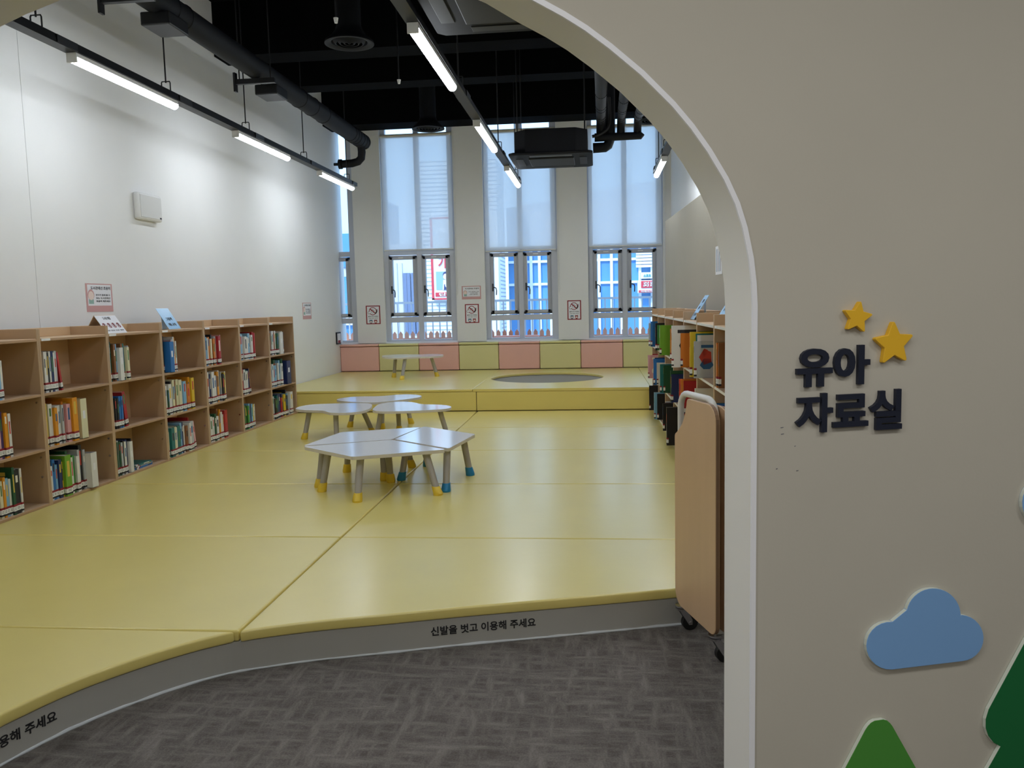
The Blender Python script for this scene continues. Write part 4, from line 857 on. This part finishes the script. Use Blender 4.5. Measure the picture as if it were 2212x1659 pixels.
# ------------------------------------------------------------------ outside
struct(box('ground_outside', 'ext_ground', (-60, 60, 12.9, 120, -4.6, -4.4)))
bal = thing('balcony', 'balcony slab outside the windows', 'balcony', (-1.5, 14, .3)); MB().box(-9, 6, 13.14, 15.2, .25, .45).build('slab', 'ext_white', bal); MB().box(-9, 6, 15.0, 15.2, .45, .5).build('kerb', 'ext_white', bal); bal['kind'] = 'structure'
pf = thing('picket_fence', 'row of brown pointed pickets outside the windows', 'fence', (-1.5, 14.5, .45))
for i in range(54):
    x = -5.0+i*.1115+.02; z = .845
    MB().prism([(-.036, .45), (.036, .45), (.036, z-.05), (0, z), (-.036, z-.05)], (x, 0, 0), (1, 0, 0), (0, 0, 1), (0, 1, 0), 14.5, 14.518).build('picket', 'picket_brown', pf)
for zz in (.52, .70): MB().box(-5.1, 1.1, 14.518, 14.535, zz-.02, zz+.02).build('fence_rail', 'picket_brown', pf)
rl = thing('metal_railing', 'pale metal balcony railing behind the picket fence', 'railing', (-1.5, 15.1, .5)); zr = 1.36
MB().box(-6, 3, 15.08, 15.12, zr-.02, zr+.02).build('top_rail', 'rail_metal', rl)
for i in range(68): x = -6+i*.134; MB().box(x-.011, x+.011, 15.09, 15.11, .5, zr-.02).build('baluster', 'rail_metal', rl)
a = at(1068, 736, y=14.2); b = at(1163, 724, y=14.2)
tag(MB().box(a.x, b.x, 14.15, 14.40, .45, b.z).build('planter_box', 'planter_pink', bevel=.005), 'pink planter box outside the middle window', 'planter')
def bld(px0, px1, pyt, y, m, name, lab, depth=8, z0=-4.4):
    a = at(px0, 650, y=y); b = at(px1, 650, y=y); zt = at((px0+px1)/2, pyt, y=y).z
    t = thing(name, lab, 'building', ((a.x+b.x)/2, y, z0)); MB().box(a.x, b.x, y, y+depth, z0, zt).build('facade', m, t); return t, a.x, b.x, zt
YE = 30.0
t, xa, xb, zt = bld(690, 772, 400, YE+4, 'ext_panel', 'office_building', 'pale office building with blue windows seen through the corner window')
for za, zb in ((.2, 2.6), (3.0, 4.4), (-1.6, -.4)): MB().box(xa+.1, xb-.1, YE+3.9, YE+4.0, za, zb).build('window_band', 'ext_glass', t)
MB().box(xa, xb, YE+3.7, YE+4, .55, 1.0).build('canopy', 'ext_white', t)
t, xa, xb, zt = bld(775, 905, 528, YE+2, 'ext_panel', 'panel_building', 'low white panelled building with narrow open windows behind the first window')
for px in (876, 883, 893, 899):
    q = at(px, 600, y=YE+2); MB().box(q.x-.07, q.x+.07, YE+1.9, YE+2, 0.2, 2.6).build('narrow_window', 'ext_glass_dark', t)
for px in (858, 869): q = at(px, 600, y=YE+2); MB().box(q.x-.02, q.x+.02, YE+1.96, YE+2, -4, 3).build('panel_joint', 'frame_grey', t)
t, xa, xb, zt = bld(905, 1078, 345, YE, 'ext_louver', 'louvered_building', 'white louvered building with a big restaurant signboard', depth=2.4)
MB().box(xb-.55, xb+.02, YE-.1, YE+.5, -4.4, zt-2).build('corner_slab', 'ext_white', t)
s0, s1 = at(934, 648, y=YE-.3), at(996, 468, y=YE-.3)
sg = thing('shop_signboard', 'tall white shop signboard with red border and a cook picture', 'sign', (s0.x, YE-.2, s0.z))
MB().box(s0.x, s1.x, YE-.35, YE-.005, s0.z, s1.z).build('board', 'ext_white', sg); b_ = MB(); w, h = s1.x-s0.x, s1.z-s0.z; yb = YE-.36
for a, b, c, d in ((0, w, 0, .06), (0, w, h-.06, h), (0, .09, 0, h), (w-.09, w, 0, h)): b_.box(s0.x+a, s0.x+b, yb, YE-.35, s0.z+c, s0.z+d)
b_.build('border', 'ext_red', sg)
def R2(pa, pb, m, nm, yy=YE-.37, par=sg): a, b = at(*pa, y=YE-.36), at(*pb, y=YE-.36); MB().box(a.x, b.x, yy, YE-.35, a.z, b.z).build(nm, m, par)
R2((943, 626), (981, 586), 'ext_skyblue', 'picture_panel'); R2((941, 641), (985, 631), 'ext_red', 'red_band')
ck = MB(); o_ = at(962, 626, y=YE-.38); k_ = .0165
def dsc(cx, cy, r, mi, e=0): ck.prism([(o_.x+(cx+r*math.cos(2*PI*i/16))*k_, o_.z+(cy+r*1.1*math.sin(2*PI*i/16))*k_) for i in range(16)], (0, YE-.38-e, 0), (1, 0, 0), (0, 0, 1), (0, -1, 0), 0, .01, mi=mi)
def qd(P, mi, e=0): ck.prism([(o_.x+x*k_, o_.z+y*k_) for x, y in P], (0, YE-.38-e, 0), (1, 0, 0), (0, 0, 1), (0, -1, 0), 0, .01, mi=mi)
qd([(-6, 0), (8, 0), (7, 22), (-4, 22)], 0); qd([(-3, 0), (8, 0), (6, 12), (-2, 12)], 2, .01); dsc(2, 29, 6, 1, .01); dsc(2, 33, 6.5, 2, .005); dsc(5, 10, 5, 0, .02)
ck.build('cook_picture', ['ext_white', 'ink_skin', 'ext_navy'], sg)
w_ = MB(); a = at(947, 580, y=YE-.37); b = at(962, 553, y=YE-.37); write(w_, '기', (a.x, YE-.37, a.z), (b.x-a.x, 0, 0), (0, 0, b.z-a.z), (0, -1, 0), .02, .02); w_.build('lettering', 'ext_red', sg)
w_ = MB(); a = at(949, 640, y=YE-.38); b = at(980, 632, y=YE-.38); write(w_, '단체', (a.x, YE-.38, a.z), (b.x-a.x, 0, 0), (0, 0, b.z-a.z), (0, -1, 0), .02, .03); w_.build('lettering', 'ext_white', sg)
# glass building with a rising roofline
YG = 33.0; g0, g1 = at(1100, 650, y=YG).x, at(1475, 650, y=YG).x
gb = thing('glass_building', 'blue glass curtain-wall building with white mullions and a rising roofline', 'building', ((g0+g1)/2, YG, -4.4))
zA, zB = at(1100, 452, y=YG).z, at(1475, 380, y=YG).z
MB().prism([(g0, -4.4), (g1, -4.4), (g1, zB), (g0, zA)], (0, 0, 0), (1, 0, 0), (0, 0, 1), (0, 1, 0), YG, YG+9).build('glass_facade', 'ext_glass', gb)
MB().prism([(g0, 3.5), (g1, 3.5), (g1, zB), (g0, zA)], (0, 0, 0), (1, 0, 0), (0, 0, 1), (0, 1, 0), YG-.3, YG).build('roof_band', 'ext_panel', gb)
for px in (1148, 1166, 1190, 1294, 1321, 1342, 1382, 1408, 1440):
    q = at(px, 600, y=YG); MB().box(q.x-.055, q.x+.055, YG-.15, YG, -4.4, 3.5).build('mullion', 'ext_mullion', gb)
for z_ in (.95, 2.05, 2.95, -.1, 3.9): MB().box(g0, g1, YG-.12, YG, z_-.05, z_+.05).build('transom', 'ext_mullion', gb)
MB().box(g0, g1, YG-.3, YG-.1, -.95, -.15).build('shop_fascia', 'ext_white', gb)
for i in range(5): 
    q = at(1402, 546+i*7, y=YG-.4); MB().box(q.x-.5, q.x+.45, YG-.3, YG-.16, q.z-.05, q.z+.05).build('sun_slat', 'ext_white', gb)
for (ax, ay, bx, by, bm_, txt, tm, lab) in ((1384, 602, 1440, 587, 'ext_white', '스포츠', 'ext_teal', 'white sign with teal lettering on the glass building'), (1378, 633, 1440, 604, 'ext_white', '', '', 'white signboard with a red lettered panel on the glass building')):
    a, b = at(ax, ay, y=YG-.6), at(bx, by, y=YG-.6); q = thing('street_sign', lab, 'sign', (a.x, YG-.6, a.z), 0, 'signs on the glass building'); MB().box(a.x, b.x, YG-.6, YG-.152, a.z, b.z).build('board', bm_, q)
    if txt:
        l = MB(); c, d = at(1390, 598, y=YG-.61), at(1406, 592, y=YG-.61); write(l, txt, (c.x, YG-.61, c.z), (d.x-c.x, 0, 0), (0, 0, d.z-c.z), (0, -1, 0), .02, .02); l.build('lettering', tm, q)
    else:
        for (cx, cy, dx, dy, s_) in ((1385, 622, 1432, 606, '건강\n커피'), (1380, 632, 1432, 626, '아메리카노')):
            c, d = at(cx, cy, y=YG-.61), at(dx, dy, y=YG-.61); MB().box(c.x, d.x, YG-.64, YG-.6, c.z, d.z).build('red_panel', 'ext_red', q)
            l = MB(); u_ = (d.x-c.x); write(l, s_, (c.x+u_*.08, YG-.645, c.z+(d.z-c.z)*.12), (u_*.6, 0, 0), (0, 0, (d.z-c.z)*.76), (0, -1, 0), .02, .03); l.build('lettering', 'ext_white', q)

# ------------------------------------------------------------------ lift everything so that the carpet is the zero level
for o in COL.objects:
    if o.parent is None and o is not cam: o.location.z += FL
